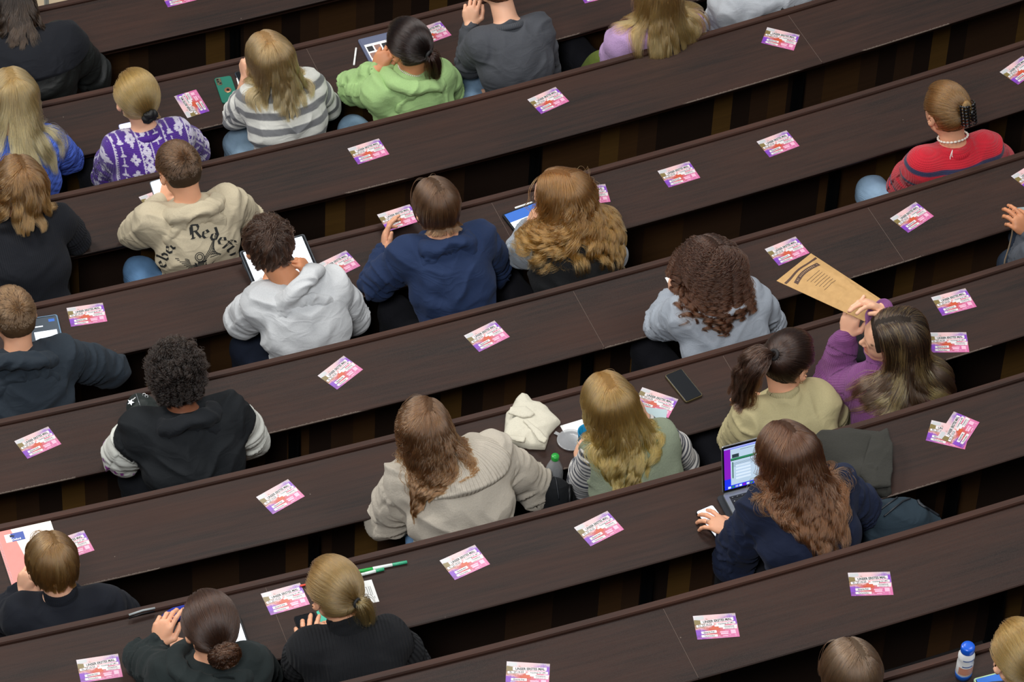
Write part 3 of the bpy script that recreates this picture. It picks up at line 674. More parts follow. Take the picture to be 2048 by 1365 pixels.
def strands_obj(name, S, mat, r, parent, loc):
    N, M = S.shape[:2]; hc = bpy.data.hair_curves.new(name); hc.add_curves([M]*N)
    hc.attributes['position'].data.foreach_set('vector', (S-loc).astype(np.float32).ravel())
    rad = np.tile(r*np.interp(np.linspace(0, 1, M), [0, .1, .7, 1], [.9, 1, .85, .25]), (N, 1))
    a = hc.attributes.get('radius') or hc.attributes.new('radius', 'FLOAT', 'POINT'); a.data.foreach_set('value', rad.astype(np.float32).ravel())
    hc.materials.append(mat); o = bpy.data.objects.new(name, hc); COL.objects.link(o)
    if parent: o.parent = parent
    return o
# ---------------------------------------------------------------- a seated person
def rotmat(axis, a):
    axis = nrm(axis); K = np.array([[0, -axis[2], axis[1]], [axis[2], 0, -axis[0]], [-axis[1], axis[0], 0]])
    return np.eye(3)+math.sin(a)*K+(1-math.cos(a))*K@K
SKIN = {'fair': '#e3b293', 'light': '#dca684', 'tan': '#c68a63', 'brown': '#7d4f36'}
WHITE = (.8, .8, .8)
def hx(h): return np.array(lin(h)[:3])
def lerp(a, b, t): return a+(b-a)*t
def solve_elbow(S, Wp, px, k, La, Lf, lo=-.25, hi=.5):
    best = None
    for h in np.arange(lo, hi, .005):
        E = at(px[0], px[1], k, h); e = (_len(S-E)-La)**2+((_len(E-Wp)-Lf)**2 if Wp is not None else 0)
        r = polar(E)[0]; e += max(0, r-polar(S)[0]+.0)*.5
        if r < RK(k)+DEPTH+.02 and r > RK(k)-.1 and h < .05: e += .05
        if h > .12: e += (h-.12)**2*.05
        if best is None or e < best[0]: best = (e, E, h)
    return best[1]
def person(S):
    k = S['k']; nm = S.get('id', ''); rng = np.random.RandomState(S.get('seed', 1)+k*7)
    Hd = at(S['head'][0], S['head'][1]-8, k, S['head'][2]); sz = S.get('size', 1.)
    SL = at(*S['SL'][:2], k, S['SL'][2] if len(S['SL']) > 2 else S['head'][2]-.19)
    SRr = at(*S['SR'][:2], k, S['SR'][2] if len(S['SR']) > 2 else S['head'][2]-.19)
    mid = (SL+SRr)/2; f0, r0 = rowdir(mid); X = nrm(SRr-SL); up = np.array([0, 0, 1.])
    if X@r0 < 0: print('WARN shoulders swapped', nm)
    yaw, pit, rol = [math.radians(a) for a in S.get('face', (0, 25, 0))]
    F = rotmat(up, yaw)@f0; Rt = np.cross(F, up); Z = np.array([0, 0, 1.]); A = rotmat(Rt, -pit); F = A@F; Z = A@Z; Bm = rotmat(F, rol); Rt = Bm@Rt; Z = Bm@Z
    HR = np.stack([Rt, F, Z], 1)
    def hl(x, y, z): return Hd+HR@np.array([x, y, z])*hsz
    hsz = S.get('hsz', 1.0)
    NB = mid+up*.035+f0*.0
    pa = polar(mid)[1]; rh = RK(k+1)-.17 if k < 8 else R0+PITCH_R*9-.17
    hp = np.array([CX+rh*math.cos(pa), CY+rh*math.sin(pa), ZD[k]-.75+.545])
    if 'hip' in S: hp = at(*S['hip'], k, -.2)
    Ydir = nrm(np.cross(up, X)); Ydir = Ydir if Ydir@f0 > 0 else -Ydir
    spine = NB-hp; sl = _len(spine); Us = spine/sl; bk = -nrm(Ydir-Us*(Ydir@Us))
    q1 = hp+spine*.33+bk*.035; q2 = hp+spine*.68+bk*.04; q3 = hp+spine*.88+bk*.015
    if S.get('diag', 1):
        fw = polar(mid)[0]-RK(k+1) if k < 8 else 0
        print('%-8s shw %.2f neck %.2f spine %.2f mid ahead of back %.2f head ahead %.2f' % (nm, _len(SRr-SL), _len(Hd-NB), sl, -fw, -(polar(Hd)[0]-(RK(k)+PITCH_R))), end=' ')
    # arms
    arms = []
    for sd, Sx, e, w in ((-1, SL, S.get('EL'), S.get('WL')), (1, SRr, S.get('ER'), S.get('WR'))):
        out = X*sd; fb, rb_ = rowdir(Sx)
        if w is not None: Wp = at(*w[:2], k, w[2])
        else:
            Wp = None
        if e is not None and Wp is None:
            if len(e) > 2: E = at(*e[:2], k, e[2])
            else: E = solve_elbow(Sx, None, e, k, .285*sz, .25*sz)
            if _len(E-Sx) > .31: E = Sx+nrm(E-Sx)*.31
            Wp = E+fb*.10-out*.21; Wp[2] = max(ZD[k]+.045, E[2]-.05) if S.get('lap') is None else ZD[k]-.12
        elif e is not None: E = at(*e[:2], k, e[2]) if len(e) > 2 else solve_elbow(Sx, Wp, e, k, .285*sz, .25*sz)
        elif Wp is None:
            E = Sx+fb*.06+out*.03-up*.27; Wp = E+fb*.20-out*.13; Wp[2] = ZD[k]-.11
        else:
            m_ = (Sx+Wp)/2; E = m_-up*.12+out*.05
        kp = (S.get('KL'), S.get('KR'))[sd > 0]; kn = at(*kp[:2], k, kp[2]) if kp else Wp+nrm(nrm(Wp-E)+fb*.4)*.09
        if S.get('diag', 1): print('arm%+d %.2f %.2f' % (sd, _len(E-Sx), _len(Wp-E)), end=' ')
        hp_ = (S.get('HL'), S.get('HR'))[sd > 0] or {}
        uv = np.array(hp_.get('up', (0, 0, 1.)), float); uvw = rb_*uv[0]+fb*uv[1]+up*uv[2]
        arms.append((sd, Sx, E, Wp, kn, uvw, hp_))
    print()
    # ---- body (skin)
    b = Shape(); bm_ = b; b = Shape()
    b.el(Hd, HR, SK*hsz, .01); b.el(hl(0, .030, -.045), HR, np.array([.060, .062, .072])*hsz, .025); b.el(hl(0, .046, -.086), HR, np.array([.045, .044, .034])*hsz, .03)
    b.rc(hl(0, .080, -.108), hl(0, .078, -.104), .015, .015, .025)
    for s in (-1, 1):
        b.el(hl(.036*s, .054, -.050), HR, (.022, .024, .024), .02); b.rc(hl(.05*s, .01, -.085), hl(.028*s, .062, -.105), .014, .012, .02)
    b.rc(hl(-.034, .085, .000), hl(.034, .085, .000), .010, .010, .02)
    for s in (-1, 1): b.cut(hl(.031*s, .104, -.021), HR, (.018, .014, .011), .008)
    b.rc(hl(0, .090, -.014), hl(0, .113, -.050), .0065, .0100, .010)
    for s in (-1, 1): b.el(hl(.0105*s, .103, -.054), HR, (.0075, .009, .0065), .005)
    for s in (-1, 1): b.el(hl(.031*s, .0815, -.021), HR, (.0135, .0125, .0120), .002)
    b.rc(hl(-.020, .090, -.078), hl(0, .0985, -.0745), .0045, .0060, .004); b.rc(hl(.020, .090, -.078), hl(0, .0985, -.0745), .0045, .0060, .003)
    b.rc(hl(-.016, .090, -.083), hl(.016, .090, -.083), .0055, .0055, .003); b.rc(hl(-.008, .094, -.085), hl(.008, .094, -.085), .0062, .0062, .004)
    for s in (-1, 1):
        Re = HR@rotmat((0, 0, 1), -s*.45)@rotmat((1, 0, 0), .2)
        b.el(hl(.0865*s, -.010, -.026), Re, (.0065, .0175, .031), .006); b.cut(hl(.0945*s, -.005, -.024), Re, (.006, .010, .017), .003); b.rc(hl(.080*s, .0, -.050), hl(.082*s, .0, -.058), .0065, .0055, .005)
    hb_ = b; b = bm_; b.sub(Bound(hb_), .02)
    nk = hl(0, -.022, -.070); b.rc(NB-Us*.03, nk, .056*sz, .050*sz, .028)
    Rb = np.stack([X, -bk, np.cross(X, -bk)], 1)
    for q, r in ((hp, (.14, .10, .10)), (q1, (.125, .085, .12)), (q2, (.13, .09, .12)), (q3, (.12, .075, .07))): b.el(q, Rb, np.array(r)*sz, .05)
    for sd, Sx, E, Wp, kn, uvw, hp_ in arms:
        b.rc(lerp(NB, Sx, .15)-Us*.03, Sx-X*sd*.02, .050, .046, .05); b.rc(Sx-X*sd*.02, E, .046*sz, .036*sz, .03); b.rc(E, Wp, .036*sz, .0255*sz, .02)
        hh = Shape(); hand(hh, Wp, kn, uvw, -sd if hp_.get('flip') is None else sd, hp_.get('curl', (.35, .4, .45, .5)), hp_.get('spread', .08), hp_.get('thumb', (.5, .4)), S.get('hand', .98)); b.sub(Bound(hh), .010)
    wl_ = np.array([CX+(rh+.17-.045)*math.cos(pa), CY+(rh+.17-.045)*math.sin(pa), 0.]); b.plane(wl_, -rowdir(wl_)[0], .01)
    lo, hi = b.bounds(); V, Fc = surface(b, S.get('bh', .0052), lo, hi, 1)
    L = (V-Hd)@HR/hsz; colr = np.ones((len(V), 4)); face = L[:, 1] > .05
    lipd = np.minimum(d_round(L, np.array([-.020, .092, -.079]), np.array([0, .1, -.077]), .008, .010), d_round(L, np.array([.020, .092, -.079]), np.array([0, .1, -.077]), .008, .010))
    m = np.clip(1-lipd/.002, 0, 1)*face; colr[:, :3] *= 1-m[:, None]*np.array([.15, .5, .45])
    for s in (-1, 1):
        bd = d_round(L, np.array([.018*s, .09, .006]), np.array([.045*s, .08, .008]), .010, .0085); m = np.clip(1-bd/.0025, 0, 1)*(np.abs(L[:, 2]-.007) < .0045)*face; colr[:, :3] *= 1-.8*m[:, None]
        ed = (np.abs(L[:, 0]-.031*s) < .013)*(np.abs(L[:, 2]+.026) < .0028)*face; colr[:, :3] *= 1-.8*ed[:, None]
    org = hp.copy()
    body = mesh_obj('person', V-org, Fc, skin_mat('skin_'+S.get('skin', 'light'), SKIN[S.get('skin', 'light')]), None, None, True, org, {'Col': ('FLOAT_COLOR', colr)})
    tag(body, S['label'], 'person')
    # ---- garment
    g = S['top']; th = g.get('t', .012); tor = Shape()
    W_ = S.get('wide', 1.)
    for q, r, kk in ((hp, (.165, .125, .11), .05), (q1, (.148, .110, .13), .06), (q2, (.158, .112, .13), .06), (q3, (.150, .088, .075), .05)):
        tor.el(q, Rb, (r[0]*W_+th, r[1]*W_+th, r[2]+th), kk)
    for sd, Sx, E, Wp, kn, uvw, hp_ in arms: tor.rc(lerp(NB, Sx, .25)-Us*.035, Sx-X*sd*.015-Us*.01, .050+th*.7, .050+th, .05)
    if g.get('collar', 'crew') != 'none':
        nc = Shape(); nc.rc(NB-Us*.03, lerp(NB, nk, .16), .060+th*.3, .056+th*.2, .03); nc.plane(lerp(NB, nk, .18), nrm(nk-NB), .006); tor.sub(nc, .03)
    sleeves = []; puff = g.get('puff', 0.); endt = g.get('sleeve', .93)
    for sd, Sx, E, Wp, kn, uvw, hp_ in arms:
        a_ = Shape(); We = lerp(E, Wp, endt); a_.rc(Sx-X*sd*.018, lerp(Sx, E, .5), .053*sz+th, .048*sz+th+puff*.5, .03); a_.rc(lerp(Sx, E, .5), E, .048*sz+th+puff*.5, .042*sz+th+puff, .03)
        Wc = lerp(E, We, .82); a_.rc(E, Wc, .042*sz+th+puff, .033*sz+th*.8+puff*.7, .025); a_.rc(Wc, We, .031*sz+th*.6, .030*sz+th*.5, .012); sleeves.append(a_)
    full = Shape(); full.sub(tor); [full.sub(a_, g.get('armk', .045)) for a_ in sleeves]
    lowcut = hp-up*.14; full.plane(lowcut, (0, 0, -1), .01); wallp = np.array([CX+(rh+.17-.037)*math.cos(pa), CY+(rh+.17-.037)*math.sin(pa), 0.]); full.plane(wallp, -rowdir(wallp)[0], .012)
    def coords(P):
        """body coordinates: (sideways, distance below the neck, arm flag)"""
        s = -(P-NB)@Us; x = (P-NB)@X; arm = np.zeros(len(P)); dt = tor(P)
        for (sd, Sx, E, Wp, *_), a_ in zip(arms, sleeves):
            ua, fa = E-Sx, Wp-E; la, lf = _len(ua), _len(fa)
            ta = np.clip((P-Sx)@ua/la**2, -.3, 1); tf = np.clip((P-E)@fa/lf**2, 0, 1.1); da = _len(P-Sx-ta[:, None]*ua); df = _len(P-E-tf[:, None]*fa)
            onf = df < da; along = np.where(onf, la+tf*lf, ta*la); ax = np.where(onf[:, None], fa/lf, ua/la)
            ctr = np.where(onf[:, None], E+tf[:, None]*fa, Sx+ta[:, None]*ua); rel = P-ctr; e1 = np.cross(ax, np.array([0, 0, 1.])); e1 /= _len(e1)[:, None]+1e-9; e2 = np.cross(ax, e1)
            thx = np.arctan2((rel*e2).sum(1), (rel*e1).sum(1)); isarm = (a_(P) < dt-.002) & (ta > g.get('armstart', .12))
            arm = np.where(isarm, sd, arm); x = np.where(isarm, thx*.05, x); s = np.where(isarm, along+g.get('armoff', .0), s)
        return x, s, arm
    def wrinkle(V, x, s, arm, amp, f=full, seed=0):
        g_ = grad(f, V, .003); q = V-NB
        wx = vnoise(q*7+3, seed)*1.2
        a = ridge(np.stack([x*5+wx, s*14+x*9*np.sign(x)+wx*1.5, (q@bk)*5], 1), seed+1)
        bq = ridge(np.stack([x*11+wx*2, s*6+wx, (q@bk)*11], 1), seed+2)
        elb = np.zeros(len(V))
        for sd, Sx, E, Wp, *_ in arms: elb = np.maximum(elb, np.exp(-(_len(V-E)/.10)**2)); elb = np.maximum(elb, .7*np.exp(-(_len(V-Wp)/.08)**2)); elb = np.maximum(elb, .8*np.exp(-(_len(V-(Sx-Us*.07-X*sd*.03))/.07)**2))
        ar = ridge(np.stack([x*14+wx, s*34+wx*2.5, 0*s], 1), seed+3)
        d = np.where(arm == 0, .9*(a-.3)+.5*(bq-.3)+.6*elb*(ar-.3), (ar-.3)*(.45+.9*elb)+.3*(a-.3)); d = np.clip(d, -1, 1)
        return V+g_*(d*amp*1.5)[:, None]
    hstep = g.get('h', .0065); fold = g.get('fold', .006)
    def garment(name, f, mat, colf=None, step=hstep, amp=fold, lo=None, hi=None, thin=True, off=0.):
        if lo is None: lo, hi = full.bounds()
        lo = np.array(lo); lo[2] = max(lo[2], hp[2]-.16)
        V, Fc = surface(f, step, lo, hi); x, s, arm = coords(V)
        if amp: V = wrinkle(V, x, s, arm, amp, f, S.get('seed', 1)+len(name))
        cA = np.ones((len(V), 4))
        if colf is not None: cA[:, :3] = colf(x, s, arm, V, dict(NB=NB, X=X, U=Us, B=bk))
        return mesh_obj(name, V-org, Fc, mat, body, None, True, None, {'Col': ('FLOAT_COLOR', cA), 'bc': ('FLOAT_VECTOR', np.stack([x, s, arm], 1))})
    mat = cloth_mat('cloth_'+nm, g['col'], g.get('mat', 'plain'), sheen=g.get('sheen', .2), rough=g.get('rough', .9))
    if g.get('vest'):
        sl_ = Shape(); [sl_.sub(a_) for a_ in sleeves]
        garment('shirt_sleeves', sl_, cloth_mat('cloth2_'+nm, g['col2'], g.get('mat2', 'plain')), g.get('colf2'), g.get('h2', .005), fold*.6)
        v = Shape(); v.sub(tor)
        v.p = [('s', .002, (Offs(tor, .010),))]
        for (sd, Sx, E, *_) in arms: v.cutrc(Sx+X*sd*.045-Us*.02, E+X*sd*.05, .062, .075, .006)
        v.plane(lowcut, (0, 0, -1), .01); v.plane(wallp, -rowdir(wallp)[0], .012)
        gar = garment('vest', v, mat, g.get('colf'))
    else:
        gar = garment(g.get('name', 'sweater'), full, mat, g.get('colf'))
    if g.get('glabel'): gar['label'] = g['glabel']
    # collar ring
    if g.get('collar', 'crew') == 'crew':
        cc = lerp(NB, nk, .12); ax = nrm(nrm(nk-NB)+Us*.6); e1 = nrm(X-ax*(X@ax)); Rc = np.stack([e1, np.cross(ax, e1), ax], 1)
        r = Shape(); r.to(cc, Rc, .061+th*.3, .061+th*.3, .008+th*.15, .01); r.p.append(('t', .008, (cc-ax*.009, Rc, .064+th*.3, .064+th*.3, .008+th*.12)))
        V, Fc = surface(r, .0045); an = np.arctan2((V-cc)@Rc[:, 1], (V-cc)@Rc[:, 0]); mesh_obj('collar', V-org, Fc, cloth_mat('rib_'+nm, g.get('ccol', g['col']), 'rib', sheen=.1), body, None, True, None, {'Col': ('FLOAT_COLOR', np.ones((len(V), 4))), 'bc': ('FLOAT_VECTOR', np.stack([an*.07, (V-cc)@ax, 0*an], 1))})
    if g.get('collar') == 'turtle':
        ax = nrm(nk-NB); r = Shape(); hgt = g.get('turtle', .5); r.rc(NB-ax*.01, lerp(NB, nk, hgt), .068, .062, .01); r.plane(lerp(NB, nk, hgt)+ax*.012, ax, .010)
        V, Fc = surface(r, .005); x, s, arm = coords(V); an = np.arctan2((V-NB)@bk, (V-NB)@X); V = V+grad(r, V, .003)*(ridge(np.stack([an, (V-NB)@ax*50, 0*an], 1), 4)-.3)[:, None]*.003
        mesh_obj('collar', V-org, Fc, cloth_mat('rib_'+nm, g.get('ccol', g['col']), 'rib', sheen=.1), body, None, True, None, {'Col': ('FLOAT_COLOR', np.ones((len(V), 4))), 'bc': ('FLOAT_VECTOR', np.stack([an*.07, s, 0*an], 1))})
    if g.get('hood'):
        ho = g['hood'] if isinstance(g['hood'], dict) else {}; hw, hh_, hb = ho.get('w', 1.), ho.get('l', 1.), ho.get('b', 1.)
        ax = nrm(nk-NB); o_ = NB+bk*.01; dn = -Us
        h_ = Shape(); e1 = nrm(X-ax*(X@ax)); Rc = np.stack([e1, np.cross(ax, e1), ax], 1)@rotmat((1, 0, 0), ho.get('tilt', -.15))
        h_.to(lerp(NB, nk, .18)+bk*.016, Rc, .082*hw, .086*hw, .020, .01)
        h_.to(lerp(NB, nk, .02)+bk*.020, Rc, .098*hw, .100*hw, .022, .02)
        pts = [o_+X*.112*hw*math.cos(a)+dn*(.015+.120*hh_*math.sin(a)**.9)+bk*(.035+.060*hb*math.sin(a)) for a in np.linspace(.0, math.pi, 15)]
        for p_, q_ in zip(pts[:-1], pts[1:]): h_.rc(p_, q_, .019, .019, .016)
        Rh = np.stack([X, dn, bk], 1)@rotmat((1, 0, 0), -.28)
        h_.el(o_+dn*.065*hh_+bk*.066*hb, Rh, (.108*hw, .082*hh_, .026*hb), .02)
        h_.el(o_+dn*.112*hh_+bk*.092*hb, Rh, (.05*hw, .045*hh_, .022), .03)
        h_.cut(o_+dn*.035*hh_+bk*.105*hb+Us*.0, Rh, (.062*hw, .058*hh_, .016*hb), .018)
        hole = nk-NB; h_.cutrc(NB, nk+hole*.4, .056, .064, .01)
        V, Fc = surface(h_, .0055); q = V-NB; wx = vnoise(q*9, 7); fa = ho.get('amp', .009)
        an = np.arctan2(q@dn-.03, q@X); rr_ = _len(np.stack([q@X, q@dn-.03], 1)); ff = ridge(np.stack([an*1.1+wx, rr_*30+wx*1.5, (q@bk)*14], 1), S.get('seed', 1)); f2 = ridge(np.stack([q@X*22, q@dn*10+wx, q@bk*10], 1), 9)
        V = V+grad(h_, V, .003)*((ff-.35)*.9+(f2-.3)*.3)[:, None]*fa
        mesh_obj('hood', V-org, Fc, mat if 'colf' not in g or g.get('vest') else cloth_mat('hoodc_'+nm, ho.get('col', g['col']), g.get('mat', 'plain')), body, None, True, None, {'Col': ('FLOAT_COLOR', np.ones((len(V), 4))), 'bc': ('FLOAT_VECTOR', q)})
    if g.get('cape'):                       # a wide collar lying on the shoulders
        cpz = g['cape']; reg = Shape(); reg.el(NB-Us*cpz.get('drop', .03), Rb, cpz['r'], .01)
        base = Offs(full, cpz.get('off', .010)); sh = Shape(); sh.p = [('s', .002, (base,))]; sh2 = Inter(base, reg)
        ax = nrm(nk-NB); lo, hi = reg.bounds(); V, Fc = surface(CutPlane(sh2, lerp(NB, nk, cpz.get('top', .35)), ax), .005, lo, hi); x, s, arm = coords(V); V = wrinkle(V, x, s, arm, .004, full, 3)
        an = np.arctan2((V-NB)@bk, (V-NB)@X)
        mesh_obj('wide_collar', V-org, Fc, cloth_mat('cape_'+nm, cpz.get('col', g['col']), cpz.get('mat', 'plain'), sheen=.2), body, None, True, None, {'Col': ('FLOAT_COLOR', np.ones((len(V), 4))), 'bc': ('FLOAT_VECTOR', np.stack([an*.14, s, 0*an], 1))})
    # ---- trousers and shoes
    tr_ = S.get('legs', {}); tm = cloth_mat('trousers_'+tr_.get('col', '#1a1b20'), tr_.get('col', '#1a1b20'), 'denim', sheen=.1)
    t = Shape(); fh, rh_ = rowdir(hp); t.el(hp-up*.02, np.stack([rh_, fh, up], 1), (.165, .12, .095), .04)
    for sd in (-1, 1):
        hpj = hp+rh_*sd*.09+fh*.03-up*.02; kk = tr_.get('KL' if sd < 0 else 'KR'); kn = at(kk[0], kk[1], k, -.19) if kk else hpj+fh*.37+rh_*sd*.06+up*.01
        if _len(kn-hpj) > .46: kn = hpj+nrm(kn-hpj)*.46
        an_ = kn+fh*.02; an_[2] = ZD[k]-.75+.12; t.rc(hpj, kn, .088*tr_.get('fat', 1), .066*tr_.get('fat', 1), .05); t.rc(kn, an_, .064, .05, .03)
        s_h = Shape(); s_h.rc(an_-up*.07, an_+fh*.15-up*.085, .038, .034, .02); s_h.rc(an_-up*.02, an_-up*.07, .042, .04, .02)
        s_h.plane(np.array([an_[0], an_[1], ZD[k]-.747]), (0, 0, -1), .003)
        V, Fc = surface(s_h, .012, newton=0); mesh_obj('shoe', V-org, Fc, plain('shoe_dark', '#1c1b1c', .6), body, None, True, None)
    t.plane(wallp, -rowdir(wallp)[0], .012)
    V, Fc = surface(t, .008, newton=2); q = V-hp; V = V+grad(t, V, .004)*((ridge(np.stack([q[:, 0]*10, q[:, 1]*10, q[:, 2]*16], 1), 2)-.3)*.006)[:, None]
    mesh_obj('trousers', V-org, Fc, tm, body, None, True, None, {'Col': ('FLOAT_COLOR', np.ones((len(V), 4))), 'bc': ('FLOAT_VECTOR', q)})
    # ---- hair
    hs = S['hair']; cs = Shape(); off = hs.get('cap', .004)
    cs.el(Hd+HR@np.array([0, -.001, .001]), HR, SK*hsz+off, .01); cs.el(hl(0, -.050, -.045), HR, np.array([.055, .035, .045])+off, .03)
    cs.cut(hl(0, .140, -.035), HR, (.090, .096, .112), .010); cs.cut(hl(.088, .022, -.055), HR, (.040, .050, .055), .01); cs.cut(hl(-.088, .022, -.055), HR, (.040, .050, .055), .01); cs.plane(hl(0, 0, hs.get('capz', -.078)), -HR[:, 2], .01)
    V, Fc = surface(cs, .006); V = V+grad(cs, V, .003)*((vnoise((V-Hd)*90, 3)-.5)*.003)[:, None]
    cap = mesh_obj('hair', V-org, Fc, cap_mat('scalp_'+nm, '#%02x%02x%02x' % tuple(int((int(hs['root'][i:i+2], 16)+int(hs['tip'][i:i+2], 16))/2) for i in (1, 3, 5))), body, None, True, None)
    co = Shape(); co.el(Hd, HR, SK*hsz+.001, .01); co.el(hl(0, .03, -.05), HR, (.06, .062, .07), .02); co.rc(NB, nk, .058+th*.5, .050, .02)
    if hs['style'] in ('long', 'wavy', 'curly', 'bob'): co.el(hl(0, .118, -.06), HR, (.058, .062, .080), .01)
    for q, r in ((q1, (.15, .115, .13)), (q2, (.160, .117, .13)), (q3, (.152, .094, .078))): co.el(q, Rb, (r[0]*W_+th+.004, r[1]*W_+th+.004, r[2]+th), .05)
    for sd, Sx, E, Wp, *_ in arms: co.rc(lerp(NB, Sx, .25)-Us*.035, Sx-X*sd*.015-Us*.01, .054+th*.7, .054+th, .05); co.rc(Sx, E, .053+th, .044+th, .03)
    if hs['style'] in ('long', 'wavy', 'curly') and hs['len'] > .3:
        for s in (-1, 1): co.rc(hl(.034*s, -.066, .005), NB+bk*(.066+th)-Us*.08+X*.035*s, .046, .040, .05)
    if g.get('hood'): co.el(NB+bk*.055-Us*.05, Rb, (.12, .055, .11), .03)
    if g.get('cape'): co.el(NB-Us*.03, Rb, (.14, .11, .06), .03)
    Sd = grow(hs, Hd, HR*1.0, co, rng)
    st = strands_obj('hair_strands', Sd, hair_mat('hair_'+nm, hs['root'], hs['tip'], hs.get('rough', .28)), hs.get('r', .00072), cap, org)
    if hs.get('under'):                    # a paler underlayer
        h2 = dict(hs); h2.update(hs['under']); S2 = grow(h2, Hd, HR, co, np.random.RandomState(77)); strands_obj('hair_strands', S2, hair_mat('hairu_'+nm, h2['root'], h2['tip']), h2.get('r', .0007), cap, org)
    info = dict(body=body, org=org, NB=NB, X=X, U=Us, B=bk, Hd=Hd, HR=HR, hl=hl, full=full, nk=nk, arms=arms, coords=coords, k=k, cap=cap, gar=gar)
    if hs.get('tiecol'):
        Tw = Hd+HR@np.array(hs['tie']); outw = nrm(HR@(np.array(hs['tie'])/SK**2)); e1 = nrm(np.cross(outw, HR[:, 2])); Rc = np.stack([e1, np.cross(outw, e1), outw], 1)
        r = Shape(); rr_ = hs.get('tier', .007); r.to(Tw+outw*.006, Rc, .012+rr_*.6, .012+rr_*.6, rr_, .01); V, Fc = surface(r, .003)
        if rr_ > .009: V = V+grad(r, V, .002)*((ridge(np.stack([np.arctan2((V-Tw)@Rc[:, 1], (V-Tw)@Rc[:, 0])*4, (V-Tw)@outw*60, 0*V[:, 0]], 1), 5)-.3)*.005)[:, None]
        mesh_obj('hair_tie', V-org, Fc, plain('tie'+hs['tiecol'], hs['tiecol'], .7), cap, None, True, None)
    return info
class Offs:
    def __init__(s, f, o): s.f, s.o = f, o
    def __call__(s, P): return s.f(P)-s.o
    def bounds(s): l, h = s.f.bounds(); return l-s.o, h+s.o
class Inter:
    def __init__(s, f, g): s.f, s.g = f, g
    def __call__(s, P): return smax(s.f(P), s.g(P), .004)
    def bounds(s): return s.g.bounds()
class CutPlane:
    def __init__(s, f, c_, n): s.f, s.c, s.n = f, c_, nrm(n)
    def __call__(s, P): return smax(s.f(P), (P-s.c)@s.n, .004)
    def bounds(s): return s.f.bounds()
# ---------------------------------------------------------------- the students
def stripes(per, frac, a, b, off=0.):
    a, b = hx(a), hx(b)
    def f_(x, s, arm, V, f):
        u = (s+off) % per; w = per*frac; d = np.where(u < w, np.minimum(u, w-u), -np.minimum(u-w, per-u)); t = np.clip(d/.0035+.5, 0, 1)[:, None]; return b+(a-b)*t
    return f_
def varsity(x, s, arm, V, f):
    c_ = np.repeat(hx('#191c1f')[None], len(x), 0); m = arm != 0; c_[m] = hx('#d8d9d0')
    up_ = m & (s < .03); c_[up_] = hx('#191c1f')
    q = (V-f['NB'])@np.array([0, 0, 1.]); pr = (arm < 0) & (s > .16) & (s < .30) & (vnoise(V*70, 3) > .62); c_[pr] = hx('#8a3a8c')
    pr = (arm < 0) & (s > .18) & (s < .27) & (vnoise(V*95, 8) > .68); c_[pr] = hx('#191c1f'); return c_
def redstripe(x, s, arm, V, f):
    c_ = np.repeat(hx('#c01d2e')[None], len(x), 0)
    for a in (.0, .062, .125, .19, .255):
        t = (np.clip((.0085-np.abs(s-a))/.0035+.5, 0, 1)*(arm == 0))[:, None]; c_ = c_*(1-t)+hx('#2c2f4e')*t
    for a in (.19, .25): c_[(arm != 0) & (np.abs(s-a) < .008)] = hx('#2c2f4e')
    return c_
MOTIF = ["0001000110001000", "0011100011011000", "0111110001110000", "1111111000100000", "0111110001110000", "0011100011011000", "0001000110001000", "0000000000000000"]
def fairisle(x, s, arm, V, f):
    """columns of white snowflakes, fir trees and zigzags knitted into purple"""
    pur, wht = hx('#4f2a8c'), hx('#cfc9dc'); st = .0050
    u = np.floor(x/st).astype(int); v = np.floor(s/st*1.0).astype(int); cw = 44; cu = np.mod(u+22, cw); w = np.zeros(len(x), bool)
    a = (cu < 9); p = np.mod(v, 12); w |= a & ((np.abs(cu-4)+np.abs(p-5)) < 5) & ~((np.abs(cu-4) == 2) & (np.abs(p-5) == 2)) & ~((cu == 4) & (p == 5))
    w |= (cu == 10) | (cu == 11) & (np.mod(v, 2) == 0)
    b = (cu >= 12) & (cu < 19); z = np.abs(np.mod(v, 12)-6); w |= b & ((np.abs(cu-12-z) < 1.2) | (np.abs(18-cu-z) < 1.2)) | b & (np.abs(cu-15)+np.abs(np.mod(v, 12)-0) < 2)
    w |= (cu == 20)
    c3 = (cu >= 21) & (cu < 32); p = np.mod(v, 14); w |= c3 & (((np.abs(cu-26) < (p*.45)) & (p < 10)) | ((np.abs(cu-26) < 1) & (p < 12))) & ~((p == 4) & (np.abs(cu-26) > .5)) 
    w |= (cu == 33) | (cu == 34) & (np.mod(v, 2) == 1)
    d = (cu >= 35) & (cu < 43); p = np.mod(v, 8); w |= d & (np.abs(cu-39) < np.where(p < 4, p+1, 1)) & (p != 3)
    return np.where(w[:, None], wht, pur)
FACEHAND = dict(up=(-.7, -.5, .3), curl=(.9, 1.0, 1.1, 1.2))
